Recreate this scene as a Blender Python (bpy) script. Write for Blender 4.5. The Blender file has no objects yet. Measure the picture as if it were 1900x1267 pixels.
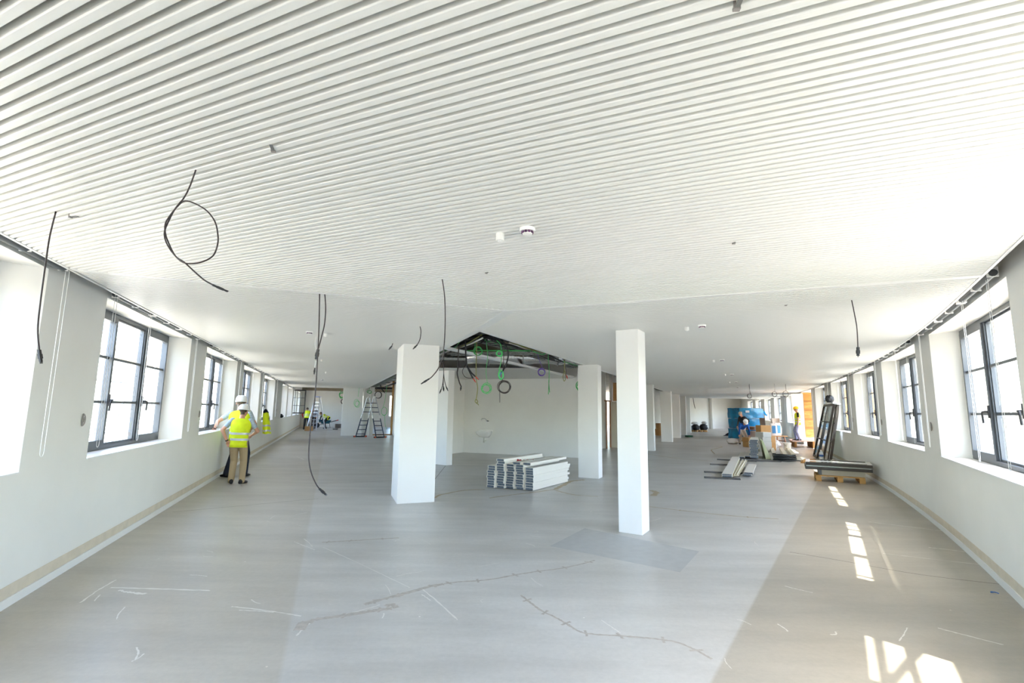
import bpy, bmesh, math, random
from mathutils import Vector, Matrix, noise
random.seed(7)
S = bpy.context.scene
COL = S.collection
R = math.radians

# ------------------------------------------------------------------ camera
cam_d = bpy.data.cameras.new('camera')
cam = bpy.data.objects.new('camera', cam_d)
COL.objects.link(cam)
S.camera = cam
PITCH, ROLL, FPX = 0.138415, 0.0136067, 911.22
cam_d.sensor_fit = 'HORIZONTAL'
cam_d.sensor_width = 36.0
cam_d.lens = 36.0 * FPX / 1900.0
cam_d.clip_start = 0.05
cam_d.clip_end = 400
_cp, _sp = math.cos(PITCH), math.sin(PITCH)
_r, _f, _u = Vector((1, 0, 0)), Vector((0, _cp, _sp)), Vector((0, -_sp, _cp))
_c, _s = math.cos(ROLL), math.sin(ROLL)
_rr, _uu = _c * _r + _s * _u, -_s * _r + _c * _u
cam.matrix_world = Matrix(((_rr.x, _uu.x, -_f.x, 0), (_rr.y, _uu.y, -_f.y, 0), (_rr.z, _uu.z, -_f.z, 1.65), (0, 0, 0, 1)))

# ------------------------------------------------------------------ light
SUN_AZ = math.atan2(0.63, 0.776)          # light travels (-.63,.776) on plan
SUN_EL = R(59)
w = bpy.data.worlds.new('World'); S.world = w
w.use_nodes = True
nt = w.node_tree; nt.nodes.clear()
out = nt.nodes.new('ShaderNodeOutputWorld')
bg = nt.nodes.new('ShaderNodeBackground')
sky = nt.nodes.new('ShaderNodeTexSky')
sky.sky_type = 'NISHITA'
sky.sun_disc = False
sky.sun_elevation = SUN_EL
sky.sun_rotation = math.pi - SUN_AZ
sky.air_density = 1.0
sky.dust_density = 2.2
sky.ozone_density = 1.0
nt.links.new(sky.outputs[0], bg.inputs[0])
bg.inputs[1].default_value = 0.60
nt.links.new(bg.outputs[0], out.inputs[0])
sd = bpy.data.lights.new('sun', 'SUN')
sd.energy = 4.2
sd.angle = R(0.53)
sd.color = (1.0, 0.93, 0.82)
sun = bpy.data.objects.new('sun', sd)
COL.objects.link(sun)
_d = Vector((-0.63 * math.cos(SUN_EL), 0.776 * math.cos(SUN_EL), -math.sin(SUN_EL))).normalized()
sun.rotation_euler = _d.to_track_quat('-Z', 'Y').to_euler()
sun.location = (20, -20, 40)
S.view_settings.view_transform = 'Standard'
S.view_settings.look = 'None'
S.view_settings.gamma = 1.0
S.view_settings.use_curve_mapping = False
S.view_settings.exposure = 2.25
S.cycles.diffuse_bounces = 8
S.cycles.max_bounces = 12
S.cycles.transparent_max_bounces = 16
S.cycles.caustics_reflective = False
S.cycles.caustics_refractive = False
S.cycles.sample_clamp_indirect = 12.0

# ------------------------------------------------------------------ materials
MATS = {}
def srgb(r, g, b):
    f = lambda c: (c / 12.92 if c <= 0.04045 else ((c + 0.055) / 1.055) ** 2.4)
    return (f(r / 255), f(g / 255), f(b / 255))
def mat(name, col=(0.8, 0.8, 0.8), rough=0.6, metal=0.0, var=0.0, scale=6.0, bump=0.0, bscale=60.0, coat=0.0, spec=0.5, col2=None, stretch=None):
    if name in MATS: return MATS[name]
    m = bpy.data.materials.new(name); m.use_nodes = True
    n = m.node_tree; b = n.nodes['Principled BSDF']
    b.inputs['Base Color'].default_value = (*col, 1)
    b.inputs['Roughness'].default_value = rough
    b.inputs['Metallic'].default_value = metal
    b.inputs['Specular IOR Level'].default_value = spec
    b.inputs['Coat Weight'].default_value = coat
    b.inputs['Coat Roughness'].default_value = 0.2
    tc = n.nodes.new('ShaderNodeTexCoord')
    src = tc.outputs['Object']
    if stretch:
        mp = n.nodes.new('ShaderNodeMapping'); mp.inputs['Scale'].default_value = stretch
        n.links.new(src, mp.inputs[0]); src = mp.outputs[0]
    if var or col2:
        t = n.nodes.new('ShaderNodeTexNoise'); t.inputs['Scale'].default_value = scale; t.inputs['Detail'].default_value = 4
        n.links.new(src, t.inputs['Vector'])
        cr = n.nodes.new('ShaderNodeValToRGB')
        a = tuple(max(0, c * (1 - var)) for c in col); c2 = col2 or tuple(min(1, c * (1 + var)) for c in col)
        cr.color_ramp.elements[0].position = 0.35; cr.color_ramp.elements[1].position = 0.65
        cr.color_ramp.elements[0].color = (*a, 1); cr.color_ramp.elements[1].color = (*c2, 1)
        n.links.new(t.outputs[0], cr.inputs[0]); n.links.new(cr.outputs[0], b.inputs['Base Color'])
    if bump:
        t2 = n.nodes.new('ShaderNodeTexNoise'); t2.inputs['Scale'].default_value = bscale; t2.inputs['Detail'].default_value = 5
        n.links.new(src, t2.inputs['Vector'])
        bp = n.nodes.new('ShaderNodeBump'); bp.inputs['Strength'].default_value = bump; bp.inputs['Distance'].default_value = 0.01
        n.links.new(t2.outputs[0], bp.inputs['Height']); n.links.new(bp.outputs[0], b.inputs['Normal'])
    MATS[name] = m
    return m
def glass_mat(name, tint=(0.93, 0.97, 0.96), refl=0.09):
    if name in MATS: return MATS[name]
    m = bpy.data.materials.new(name); m.use_nodes = True
    n = m.node_tree; n.nodes.clear()
    o = n.nodes.new('ShaderNodeOutputMaterial'); mx = n.nodes.new('ShaderNodeMixShader')
    tr = n.nodes.new('ShaderNodeBsdfTransparent'); gl = n.nodes.new('ShaderNodeBsdfGlossy')
    lw = n.nodes.new('ShaderNodeLayerWeight'); lw.inputs[0].default_value = 0.5
    pw = n.nodes.new('ShaderNodeMath'); pw.operation = 'POWER'; pw.inputs[1].default_value = 5.0
    fr = n.nodes.new('ShaderNodeMath'); fr.operation = 'MULTIPLY_ADD'; fr.inputs[1].default_value = 0.75; fr.inputs[2].default_value = 0.05
    n.links.new(lw.outputs['Facing'], pw.inputs[0]); n.links.new(pw.outputs[0], fr.inputs[0])
    tr.inputs[0].default_value = (*tint, 1); gl.inputs['Roughness'].default_value = 0.02
    n.links.new(fr.outputs[0], mx.inputs[0]); n.links.new(tr.outputs[0], mx.inputs[1]); n.links.new(gl.outputs[0], mx.inputs[2])
    n.links.new(mx.outputs[0], o.inputs[0])
    MATS[name] = m
    return m

WHITE = mat('painted plaster', srgb(238, 237, 232), 0.75, var=0.012, scale=2.0, bump=0.04, bscale=140)
REVEALW = WHITE
SLATW = mat('white enamelled metal', srgb(232, 232, 228), 0.38)
TRIMW = mat('white trim', srgb(240, 240, 238), 0.35)
BACKM = mat('ceiling void backing', srgb(52, 54, 54), 0.9)
COLW = mat('column paint', srgb(243, 242, 238), 0.6, var=0.008, scale=1.5)
BEIGE = mat('raw skirting strip', srgb(216, 205, 186), 0.8, var=0.05, scale=8)
ANTH = mat('anthracite aluminium', srgb(92, 97, 103), 0.4, metal=0.3)
DARK = mat('black rubber', srgb(38, 38, 40), 0.6)
CABLE = mat('cable sheath', srgb(60, 50, 50), 0.5)
PLUGM = mat('plug plastic', srgb(36, 36, 38), 0.5)
GLASS = glass_mat('window glass')
CHAINW = mat('white bead chain', srgb(245, 245, 245), 0.4)
CONCR = mat('raw concrete slab', srgb(150, 138, 118), 0.9, var=0.15, scale=1.5, bump=0.3, bscale=12)

# ------------------------------------------------------------------ mesh helpers
class MB:
    def __init__(self): self.v = []; self.f = []; self.m = []
    def add(self, verts, faces, mi=0):
        o = len(self.v); self.v += [Vector(p) for p in verts]
        for f in faces: self.f.append([i + o for i in f]); self.m.append(mi)
        return self
    def box(self, c, s, rz=0.0, rot=None, mi=0):
        x, y, z = s[0] / 2, s[1] / 2, s[2] / 2
        M = rot if rot is not None else Matrix.Rotation(rz, 3, 'Z')
        p = [M @ Vector((a * x, b * y, d * z)) + Vector(c) for d in (-1, 1) for a, b in ((-1, -1), (1, -1), (1, 1), (-1, 1))]
        return self.add(p, [(3, 2, 1, 0), (4, 5, 6, 7), (0, 1, 5, 4), (1, 2, 6, 5), (2, 3, 7, 6), (3, 0, 4, 7)], mi)
    def hexa(self, p, mi=0):
        return self.add(p, [(3, 2, 1, 0), (4, 5, 6, 7), (0, 1, 5, 4), (1, 2, 6, 5), (2, 3, 7, 6), (3, 0, 4, 7)], mi)
    def prism(self, poly, z0, z1, mi=0):
        n = len(poly)
        v = [(x, y, z0) for x, y in poly] + [(x, y, z1) for x, y in poly]
        f = [tuple(reversed(range(n))), tuple(range(n, 2 * n))] + [(i, (i + 1) % n, n + (i + 1) % n, n + i) for i in range(n)]
        return self.add(v, f, mi)
    def bar(self, a, b, wx, wz=None, mi=0, up=(0, 0, 1)):
        a, b = Vector(a), Vector(b); d = (b - a); L = d.length
        if L < 1e-6: return self
        d.normalize(); u = Vector(up)
        if abs(d.dot(u)) > 0.98: u = Vector((0, 1, 0))
        x = d.cross(u).normalized(); z = x.cross(d).normalized()
        wz = wz or wx
        M = Matrix((x, d, z)).transposed()
        return self.box((a + b) / 2, (wx, L, wz), rot=M, mi=mi)
    def tube(self, pts, r, n=8, mi=0, cap=True, closed=False):
        pts = [Vector(p) for p in pts]; k = len(pts)
        rs = r if isinstance(r, (list, tuple)) else [r] * k
        prev = None; rings = []
        for i in range(k):
            if closed: t = pts[(i + 1) % k] - pts[i - 1]
            else: t = pts[min(i + 1, k - 1)] - pts[max(i - 1, 0)]
            t = t.normalized() if t.length > 1e-9 else Vector((0, 0, 1))
            if prev is None:
                a = Vector((1, 0, 0)) if abs(t.x) < 0.9 else Vector((0, 1, 0))
                x = (a - t * a.dot(t)).normalized()
            else:
                x = (prev - t * prev.dot(t))
                x = x.normalized() if x.length > 1e-6 else prev
            prev = x; y = t.cross(x)
            rings.append([pts[i] + (x * math.cos(q) + y * math.sin(q)) * rs[i] for q in [2 * math.pi * j / n for j in range(n)]])
        v = [p for ring in rings for p in ring]; f = []
        for i in range(k if closed else k - 1):
            i2 = (i + 1) % k
            for j in range(n):
                f.append((i * n + j, i * n + (j + 1) % n, i2 * n + (j + 1) % n, i2 * n + j))
        if cap and not closed:
            f.append(tuple(reversed(range(n)))); f.append(tuple(range((k - 1) * n, k * n)))
        return self.add(v, f, mi)
    def lathe(self, prof, n=24, c=(0, 0, 0), axis='Z', mi=0):
        v = []; f = []; k = len(prof)
        for (r, z) in prof:
            for j in range(n):
                q = 2 * math.pi * j / n
                p = (r * math.cos(q), r * math.sin(q), z)
                if axis == 'X': p = (z, p[0], p[1])
                if axis == 'Y': p = (p[0], z, p[1])
                v.append(Vector(p) + Vector(c))
        for i in range(k - 1):
            for j in range(n): f.append((i * n + j, i * n + (j + 1) % n, (i + 1) * n + (j + 1) % n, (i + 1) * n + j))
        f.append(tuple(reversed(range(n)))); f.append(tuple(range((k - 1) * n, k * n)))
        return self.add(v, f, mi)
    def grid(self, P, mi=0, closed_u=False):
        nu, nv = len(P), len(P[0]); v = [p for row in P for p in row]; f = []
        for i in range(nu if closed_u else nu - 1):
            for j in range(nv - 1): f.append((i * nv + j, ((i + 1) % nu) * nv + j, ((i + 1) % nu) * nv + j + 1, i * nv + j + 1))
        return self.add(v, f, mi)
    def mesh(self, name, mats, smooth=False, off=None):
        me = bpy.data.meshes.new(name)
        o = Vector(off) if off is not None else Vector((0, 0, 0))
        me.from_pydata([tuple(p - o) for p in self.v], [], self.f)
        mats = mats if isinstance(mats, (list, tuple)) else [mats]
        for m in mats: me.materials.append(m)
        if len(mats) > 1: me.polygons.foreach_set('material_index', self.m)
        if smooth: me.polygons.foreach_set('use_smooth', [True] * len(me.polygons))
        bm = bmesh.new(); bm.from_mesh(me); bmesh.ops.recalc_face_normals(bm, faces=bm.faces); bm.to_mesh(me); bm.free()
        me.update()
        return me
    def build(self, name, mats, parent=None, smooth=False, off=None, bevel=0.0, angle=None):
        me = self.mesh(name, mats, smooth, off)
        o = bpy.data.objects.new(name, me); COL.objects.link(o)
        if parent is not None: o.parent = parent
        elif off is not None: o.location = off
        if bevel:
            b = o.modifiers.new('bevel', 'BEVEL'); b.width = bevel; b.segments = 2; b.limit_method = 'ANGLE'
        if smooth and angle:
            try: me.set_sharp_from_angle(angle=R(angle))
            except Exception: pass
        return o
def tag(o, label=None, cat=None, group=None, kind=None):
    if label: o['label'] = label
    if cat: o['category'] = cat
    if group: o['group'] = group
    if kind: o['kind'] = kind
    return o
def empty(name, loc=(0, 0, 0), rz=0.0, label=None, cat=None, group=None, kind=None):
    o = bpy.data.objects.new(name, None); COL.objects.link(o)
    o.location = loc; o.rotation_euler = (0, 0, rz); o.empty_display_size = 0.2
    return tag(o, label, cat, group, kind)
def inst(me, name, parent=None, loc=(0, 0, 0), rz=0.0, scale=None):
    o = bpy.data.objects.new(name, me); COL.objects.link(o)
    o.location = loc; o.rotation_euler = (0, 0, rz)
    if scale: o.scale = scale
    if parent is not None: o.parent = parent
    return o
def struct(o, label=None, cat=None): return tag(o, label, cat, kind='structure')
def spline(pts, n=8):
    pts = [Vector(p) for p in pts]; out = []
    P = [pts[0]] + pts + [pts[-1]]
    for i in range(1, len(P) - 2):
        p0, p1, p2, p3 = P[i - 1], P[i], P[i + 1], P[i + 2]
        for k in range(n):
            t = k / n
            out.append(0.5 * ((2 * p1) + (p2 - p0) * t + (2 * p0 - 5 * p1 + 4 * p2 - p3) * t * t + (3 * p1 - p0 - 3 * p2 + p3) * t ** 3))
    out.append(pts[-1]); return out

# ------------------------------------------------------------------ plan of the building
H = 2.8185            # underside of the slatted ceiling
HS = 3.55             # concrete slab above
SILL, LINT = 1.08, 2.82
# left outer wall: straight
LD = Vector((-0.363, 1, 0)).normalized(); LN = Vector((-LD.y, LD.x, 0)); LP = Vector((-2.55, 0, 0))
def Lw(s, off, z): p = LP + LD * s + LN * off; return Vector((p.x, p.y, z))
# right outer wall: gently curved
_kn = [(-4, .69), (4.5, .65), (9, .56), (13, .50), (20, .47), (25, .45), (30, .40), (40, .33), (56, .27)]
def _slope(y):
    for (a, p), (b, q) in zip(_kn, _kn[1:]):
        if y <= b: return p + (q - p) * max(0, (y - a)) / (b - a)
    return _kn[-1][1]
_tab = []
_x = 0.0; _sv = 0.0; _y = -4.0
while _y < 56:
    _tab.append([_sv, _x, _y, _slope(_y)])
    k = _slope(_y + 0.01); _x += k * 0.02; _sv += math.hypot(k * 0.02, 0.02); _y += 0.02
def _at_y(y): return _tab[int(round((y + 4) / 0.02))]
_r0 = list(_at_y(4.60))
for t in _tab: t[0] -= _r0[0]; t[1] += 4.535 - _r0[1]
def Rw(s, off, z):
    lo, hi = 0, len(_tab) - 1
    while hi - lo > 1:
        m = (lo + hi) // 2
        if _tab[m][0] <= s: lo = m
        else: hi = m
    a = _tab[lo]; e = s - a[0]; d = Vector((a[3], 1, 0)).normalized(); n = Vector((d.y, -d.x, 0))
    p = Vector((a[1], a[2], 0)) + d * e + n * off
    return Vector((p.x, p.y, z))
def Rdir(s): return (Rw(s + 0.05, 0, 0) - Rw(s - 0.05, 0, 0)).normalized()
L_OPEN = [(-3.9, -0.3), (0.9, 4.45), (5.66, 9.20), (10.37, 13.8), (14.9, 18.45), (19.56, 23.3), (26.9, 29.9), (30.7, 34.2), (35.2, 38.4), (39.6, 43.0)]
R_OPEN = [(-5.3, -1.75), (-0.70, 2.90), (4.0, 7.28), (8.22, 11.15), (12.28, 15.7), (17.4, 20.3), (28.9, 31.2), (33.6, 36.4), (37.9, 40.8), (42.3, 45.2), (46.7, 49.4)]
R_DOOR = (21.6, 25.4)
SPL, FOFF, TH = 0.16, 0.30, 0.385
def build_wall(fn, s0, s1, opens, name, door=None):
    mb = MB()
    br = sorted(set([s0, s1] + [q for o in opens for q in o] + (list(door) if door else [])))
    fine = []
    for a, b in zip(br, br[1:]):
        n = max(1, int((b - a) / 0.6 + 0.5)); fine += [a + (b - a) * i / n for i in range(n)]
    fine.append(s1)
    isop = lambda m: any(a < m < b for a, b in opens)
    isdr = lambda m: door and door[0] < m < door[1]
    def q(s, z0, z1, a, b, off):
        mb.add([fn(a, off, z0), fn(b, off, z0), fn(b, off, z1), fn(a, off, z1)], [(0, 1, 2, 3)])
    for a, b in zip(fine, fine[1:]):
        m = (a + b) / 2
        if isdr(m):
            for off in (0, TH): q(0, LINT, HS, a, b, off)
            mb.add([fn(a, 0, LINT), fn(b, 0, LINT), fn(b, TH, LINT), fn(a, TH, LINT)], [(0, 1, 2, 3)])
        elif isop(m):
            for off in (0, TH): q(0, 0, SILL, a, b, off); q(0, LINT, HS, a, b, off)
            for z in (SILL, LINT): mb.add([fn(a, 0, z), fn(b, 0, z), fn(b, TH, z), fn(a, TH, z)], [(0, 1, 2, 3)])
        else:
            for off in (0, TH): q(0, 0, HS, a, b, off)
    for a, b in opens:
        for e, sg in ((a, 1), (b, -1)):
            mb.add([fn(e, 0, SILL), fn(e + sg * SPL, FOFF, SILL), fn(e + sg * SPL, FOFF, LINT), fn(e, 0, LINT)], [(0, 1, 2, 3)])
            mb.add([fn(e + sg * SPL, FOFF, SILL), fn(e + sg * SPL, TH, SILL), fn(e + sg * SPL, TH, LINT), fn(e + sg * SPL, FOFF, LINT)], [(0, 1, 2, 3)])
            mb.add([fn(e, TH, SILL), fn(e + sg * SPL, TH, SILL), fn(e + sg * SPL, TH, LINT), fn(e, TH, LINT)], [(0, 1, 2, 3)])
    if door:
        for e in door: mb.add([fn(e, 0, 0), fn(e, TH, 0), fn(e, TH, LINT), fn(e, 0, LINT)], [(0, 1, 2, 3)])
    return mb.build(name, WHITE)
wl = struct(build_wall(Lw, -4.6, 45.5, L_OPEN, 'wall_left'), 'long white outer wall on the left with a row of deep windows', 'wall')
wr = struct(build_wall(Rw, -8.0, 55.0, R_OPEN, 'wall_right', R_DOOR), 'long white outer wall on the right bending gently with deep windows', 'wall')
# skirtings: raw beige strip over a proud white board
def skirt(fn, s0, s1, gap, name, label):
    root = struct(empty(name, fn(s0, 0, 0)), label, 'baseboard'); o = fn(s0, 0, 0)
    def strip(off0, off1, z0, z1):
        mb = MB(); rngs = [(s0, gap[0]), (gap[1], s1)] if gap else [(s0, s1)]
        for a, b in rngs:
            n = max(1, int((b - a) / 1.0)); ss = [a + (b - a) * i / n for i in range(n + 1)]
            rows = [[fn(s, -off0, z0), fn(s, -off1, z0), fn(s, -off1, z1), fn(s, -off0, z1), fn(s, -off0, z0)] for s in ss]
            mb.grid(rows)
        return mb
    strip(0.0, 0.004, 0.075, 0.175).build('raw_strip', BEIGE, root, off=o)
    strip(0.0, 0.014, 0.0, 0.073).build('white_board', TRIMW, root, off=o)
skirt(Lw, -4.6, 45.4, None, 'baseboard_left', 'beige strip and white skirting along the left wall')
skirt(Rw, -8.0, 54.0, R_DOOR, 'baseboard_right', 'beige strip and white skirting along the right wall')

# ------------------------------------------------------------------ floor
def floor_material():
    m = bpy.data.materials.new('polished concrete'); m.use_nodes = True
    n = m.node_tree; b = n.nodes['Principled BSDF']; N = n.nodes.new; Lk = n.links.new
    tc = N('ShaderNodeTexCoord')
    def nz(scale, det=6, rough=0.6, st=(1, 1, 1), rz=0.0):
        mp = N('ShaderNodeMapping'); mp.inputs['Scale'].default_value = st; mp.inputs['Rotation'].default_value = (0, 0, rz)
        Lk(tc.outputs['Object'], mp.inputs[0])
        t = N('ShaderNodeTexNoise'); t.inputs['Scale'].default_value = scale; t.inputs['Detail'].default_value = det; t.inputs['Roughness'].default_value = rough
        Lk(mp.outputs[0], t.inputs['Vector']); return t.outputs[0]
    def ramp(x, p0, p1, c0, c1):
        r = N('ShaderNodeValToRGB'); r.color_ramp.elements[0].position = p0; r.color_ramp.elements[1].position = p1
        r.color_ramp.elements[0].color = (*c0, 1); r.color_ramp.elements[1].color = (*c1, 1); Lk(x, r.inputs[0]); return r.outputs[0]
    def mix(a, b_, f, mode='MIX'):
        x = N('ShaderNodeMixRGB'); x.blend_type = mode
        if isinstance(f, float): x.inputs[0].default_value = f
        else: Lk(f, x.inputs[0])
        Lk(a, x.inputs[1]); Lk(b_, x.inputs[2]); return x.outputs[0]
    base = ramp(nz(0.35, 5, 0.55), 0.35, 0.68, srgb(188, 184, 176), srgb(208, 206, 201))
    streak = ramp(nz(1.3, 6, 0.65, (0.35, 2.2, 1), 0.35), 0.35, 0.7, (0.86, 0.86, 0.86), (1.06, 1.06, 1.06))
    c = mix(base, streak, 1.0, 'MULTIPLY')
    fine = ramp(nz(22, 5, 0.7), 0.3, 0.75, (0.93, 0.93, 0.93), (1.05, 1.05, 1.05))
    c = mix(c, fine, 1.0, 'MULTIPLY')
    v = N('ShaderNodeTexVoronoi'); v.inputs['Scale'].default_value = 2.2; v.feature = 'F1'; v.inputs['Randomness'].default_value = 1.0
    Lk(tc.outputs['Object'], v.inputs['Vector'])
    spot = ramp(v.outputs['Distance'], 0.012, 0.022, (1, 1, 1), (0, 0, 0))
    wcol = N('ShaderNodeRGB'); wcol.outputs[0].default_value = (*srgb(235, 232, 225), 1)
    c = mix(c, wcol.outputs[0], spot)
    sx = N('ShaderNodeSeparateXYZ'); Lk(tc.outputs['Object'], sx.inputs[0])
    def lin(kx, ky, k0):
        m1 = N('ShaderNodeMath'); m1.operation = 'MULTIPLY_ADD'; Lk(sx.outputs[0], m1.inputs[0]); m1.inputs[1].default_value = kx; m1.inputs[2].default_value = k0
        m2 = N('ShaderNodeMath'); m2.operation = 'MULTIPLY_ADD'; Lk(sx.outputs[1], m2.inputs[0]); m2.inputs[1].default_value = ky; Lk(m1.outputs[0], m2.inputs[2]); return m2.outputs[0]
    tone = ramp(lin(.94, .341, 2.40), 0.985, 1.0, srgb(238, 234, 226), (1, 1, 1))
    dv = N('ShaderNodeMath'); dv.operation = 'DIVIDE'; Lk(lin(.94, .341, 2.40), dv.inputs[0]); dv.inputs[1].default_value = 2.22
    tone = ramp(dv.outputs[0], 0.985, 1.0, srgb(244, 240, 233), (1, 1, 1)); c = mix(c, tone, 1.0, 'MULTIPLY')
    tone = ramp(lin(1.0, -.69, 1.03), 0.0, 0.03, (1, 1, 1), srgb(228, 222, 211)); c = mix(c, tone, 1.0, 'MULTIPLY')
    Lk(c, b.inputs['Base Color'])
    rr = N('ShaderNodeMapRange'); Lk(nz(0.9, 5), rr.inputs[0]); rr.inputs['To Min'].default_value = 0.26; rr.inputs['To Max'].default_value = 0.46
    Lk(rr.outputs[0], b.inputs['Roughness'])
    b.inputs['Specular IOR Level'].default_value = 0.55
    bp = N('ShaderNodeBump'); bp.inputs['Strength'].default_value = 0.05; bp.inputs['Distance'].default_value = 0.005
    Lk(nz(40, 4), bp.inputs['Height']); Lk(bp.outputs[0], b.inputs['Normal'])
    return m
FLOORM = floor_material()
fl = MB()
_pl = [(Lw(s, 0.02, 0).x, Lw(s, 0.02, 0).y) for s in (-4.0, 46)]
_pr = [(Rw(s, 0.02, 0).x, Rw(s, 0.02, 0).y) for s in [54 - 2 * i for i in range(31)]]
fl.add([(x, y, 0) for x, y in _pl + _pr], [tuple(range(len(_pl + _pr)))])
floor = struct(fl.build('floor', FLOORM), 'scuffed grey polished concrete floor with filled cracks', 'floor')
# ------------------------------------------------------------------ slab, end walls, core walls
sl = MB(); sl.prism([(p.x, p.y) for p in [Lw(s, TH, 0) for s in (-4.4, 46)] + [Rw(54 - 2 * i, TH, 0) for i in range(31)]], HS, HS + 0.3)
struct(sl.build('ceiling', CONCR), 'raw concrete slab above the missing ceiling panels', 'ceiling')
def wall_strip(pts, th, z0, z1, name, label, m=WHITE, holes=()):
    # straight wall pieces between plan points, thickness to the left of travel
    mb = MB()
    for a, b in zip(pts, pts[1:]):
        a, b = Vector((*a, 0)), Vector((*b, 0)); d = (b - a).normalized(); n = Vector((-d.y, d.x, 0)) * th
        mb.prism([(a.x, a.y), (b.x, b.y), (b.x + n.x, b.y + n.y), (a.x + n.x, a.y + n.y)], z0, z1)
    return struct(mb.build(name, m), label, 'wall')
wall_strip([(-1.6, -2.6), (0.6, -2.6)][::-1], 0.2, 0, HS, 'wall_back', 'short white wall behind the viewer')
def panel_wall(a, b, th, zt, name, label, holes=(), m=WHITE, z0=0.0, sub=None):
    # one straight wall a->b with rectangular holes (t0,t1,z0,z1); thickness to the left of travel
    a3, b3 = Vector((*a, 0)), Vector((*b, 0)); d = (b3 - a3); L = d.length; d.normalize(); n = Vector((-d.y, d.x, 0)) * th
    mb = MB()
    def piece(t0, t1, za, zb):
        if t1 - t0 < 1e-4 or zb - za < 1e-4: return
        p, q = a3 + d * t0, a3 + d * t1
        mb.prism([(p.x, p.y), (q.x, q.y), (q.x + n.x, q.y + n.y), (p.x + n.x, p.y + n.y)], za, zb)
    t = 0
    for (h0, h1, za, zb) in sorted(holes):
        piece(t, h0, z0, zt); piece(h0, h1, z0, za); piece(h0, h1, zb, zt); t = h1
    piece(t, L, z0, zt)
    return struct(mb.build(name, m), label, 'wall')
# left wing end
panel_wall((-18.6, 41.48), (-2.0, 47.5), 0.3, 3.06, 'wall_end_left', 'white end wall of the left wing beyond the workers', holes=[(5.1, 6.9, 1.55, 2.72), (8.2, 10.6, .9, 2.8), (11.6, 14.0, .9, 2.8)])  # last two holes are unseen openings, added to brighten the wing end
panel_wall((-18.6, 41.48), (-2.0, 47.5), 0.32, HS, 'wall_end_left_top', 'raw brown strip above the left end wall', m=CONCR, z0=3.06)
# right wing end
panel_wall((13.0, 48.2), (26.0, 54.2), 0.3, HS, 'wall_end_right', 'pale end wall of the right wing behind the blue wrapped stack')
MB().box((20.9, 51.55, 1.6), (0.25, 0.25, 3.2), rz=0.43).build('trim_1', WHITE)
struct(bpy.data.objects['trim_1'], 'narrow white pilaster on the right end wall', 'trim')
# core
panel_wall((-1.84, 19.44), (2.22, 17.85), 0.15, HS, 'wall_core_front', 'white partition carrying the wash basin')
panel_wall((-2.95, 17.1), (-1.84, 19.44), 0.12, HS, 'wall_core_side', 'cream return wall beside the wash basin partition')
panel_wall((2.22, 17.85), (2.60, 17.69), 0.9, HS, 'wall_core_pier', 'cream pier at the right end of the wash basin partition')
panel_wall((2.3, 23.2), (4.27, 22.37), 0.12, HS, 'wall_core_rear', 'cream partition beside the open timber door frame')
panel_wall((4.75, 23.3), (16.6, 50.0), 0.12, HS, 'wall_core_right', 'long pale partition behind the right columns')
panel_wall((-7.4, 31.15), (-2.95, 21.3), 0.12, HS, 'wall_core_left', 'partition behind the left front column')
OSB = mat('oriented strand board', srgb(196, 150, 92), 0.8, var=0.25, scale=45, bump=0.2, bscale=60)
osb = MB(); osb.bar((-7.42, 31.2, 0), (-7.42, 31.2, HS), 0.20, 0.12); o = struct(osb.build('trim_2', OSB), 'raw chipboard edge of the partition right of the tall ladder', 'trim')
osb = MB(); osb.box((-8.0, 30.9, 0.03), (1.7, 0.3, 0.06), rz=0.35); struct(osb.build('trim_3', mat('threshold timber', srgb(176, 140, 100), 0.7)), 'brown timber threshold beyond the tall ladder', 'trim')

# ------------------------------------------------------------------ columns
def column(f, l, r, label, zt=H):
    f, l, r = Vector(f), Vector(l), Vector(r); b = l + r - f
    cx = (f + l + r + b) / 4
    mb = MB(); mb.prism([(p.x, p.y) for p in (f, r, b, l)], 0, zt)
    o = mb.build('column', COLW, off=(cx.x, cx.y, 0), bevel=0.006)
    tag(o, label, 'column', 'white square columns', 'structure'); return o
column((-1.97, 8.86), (-2.28, 9.74), (-1.35, 9.10), 'broad white column left of the board stack')
column((1.79, 6.90), (1.51, 7.08), (1.97, 7.20), 'slim white column standing nearest the viewer')
column((2.18, 12.43), (1.71, 12.66), (2.33, 12.75), 'white column right behind the board stack')
column((-1.90, 14.87), (-2.55, 15.42), (-1.74, 15.03), 'white column half hidden behind the broad left column')
column((6.12, 21.33), (5.62, 21.56), (6.27, 21.65), 'white column just right behind the slim front column')
column((8.99, 27.80), (8.44, 28.02), (9.14, 28.12), 'white column, second in the far right row')
column((10.94, 32.17), (10.40, 32.40), (11.09, 32.49), 'white column, third in the far right row')
column((12.75, 36.18), (12.22, 36.40), (12.90, 36.50), 'white column, fourth in the far right row')
column((14.77, 40.86), (14.10, 41.10), (14.92, 41.18), 'white column, farthest in the far right row')
column((-8.98, 29.96), (-10.06, 29.57), (-9.12, 30.35), 'wide white pier at the end of the left ceiling')
MB().prism([(-9.1, 30.4), (-8.58, 30.2), (-8.45, 30.55), (-8.97, 30.75)], 0, HS).build('trim_4', WHITE)
struct(bpy.data.objects['trim_4'], 'shaded stub wall beside the wide left pier', 'trim')

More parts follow.
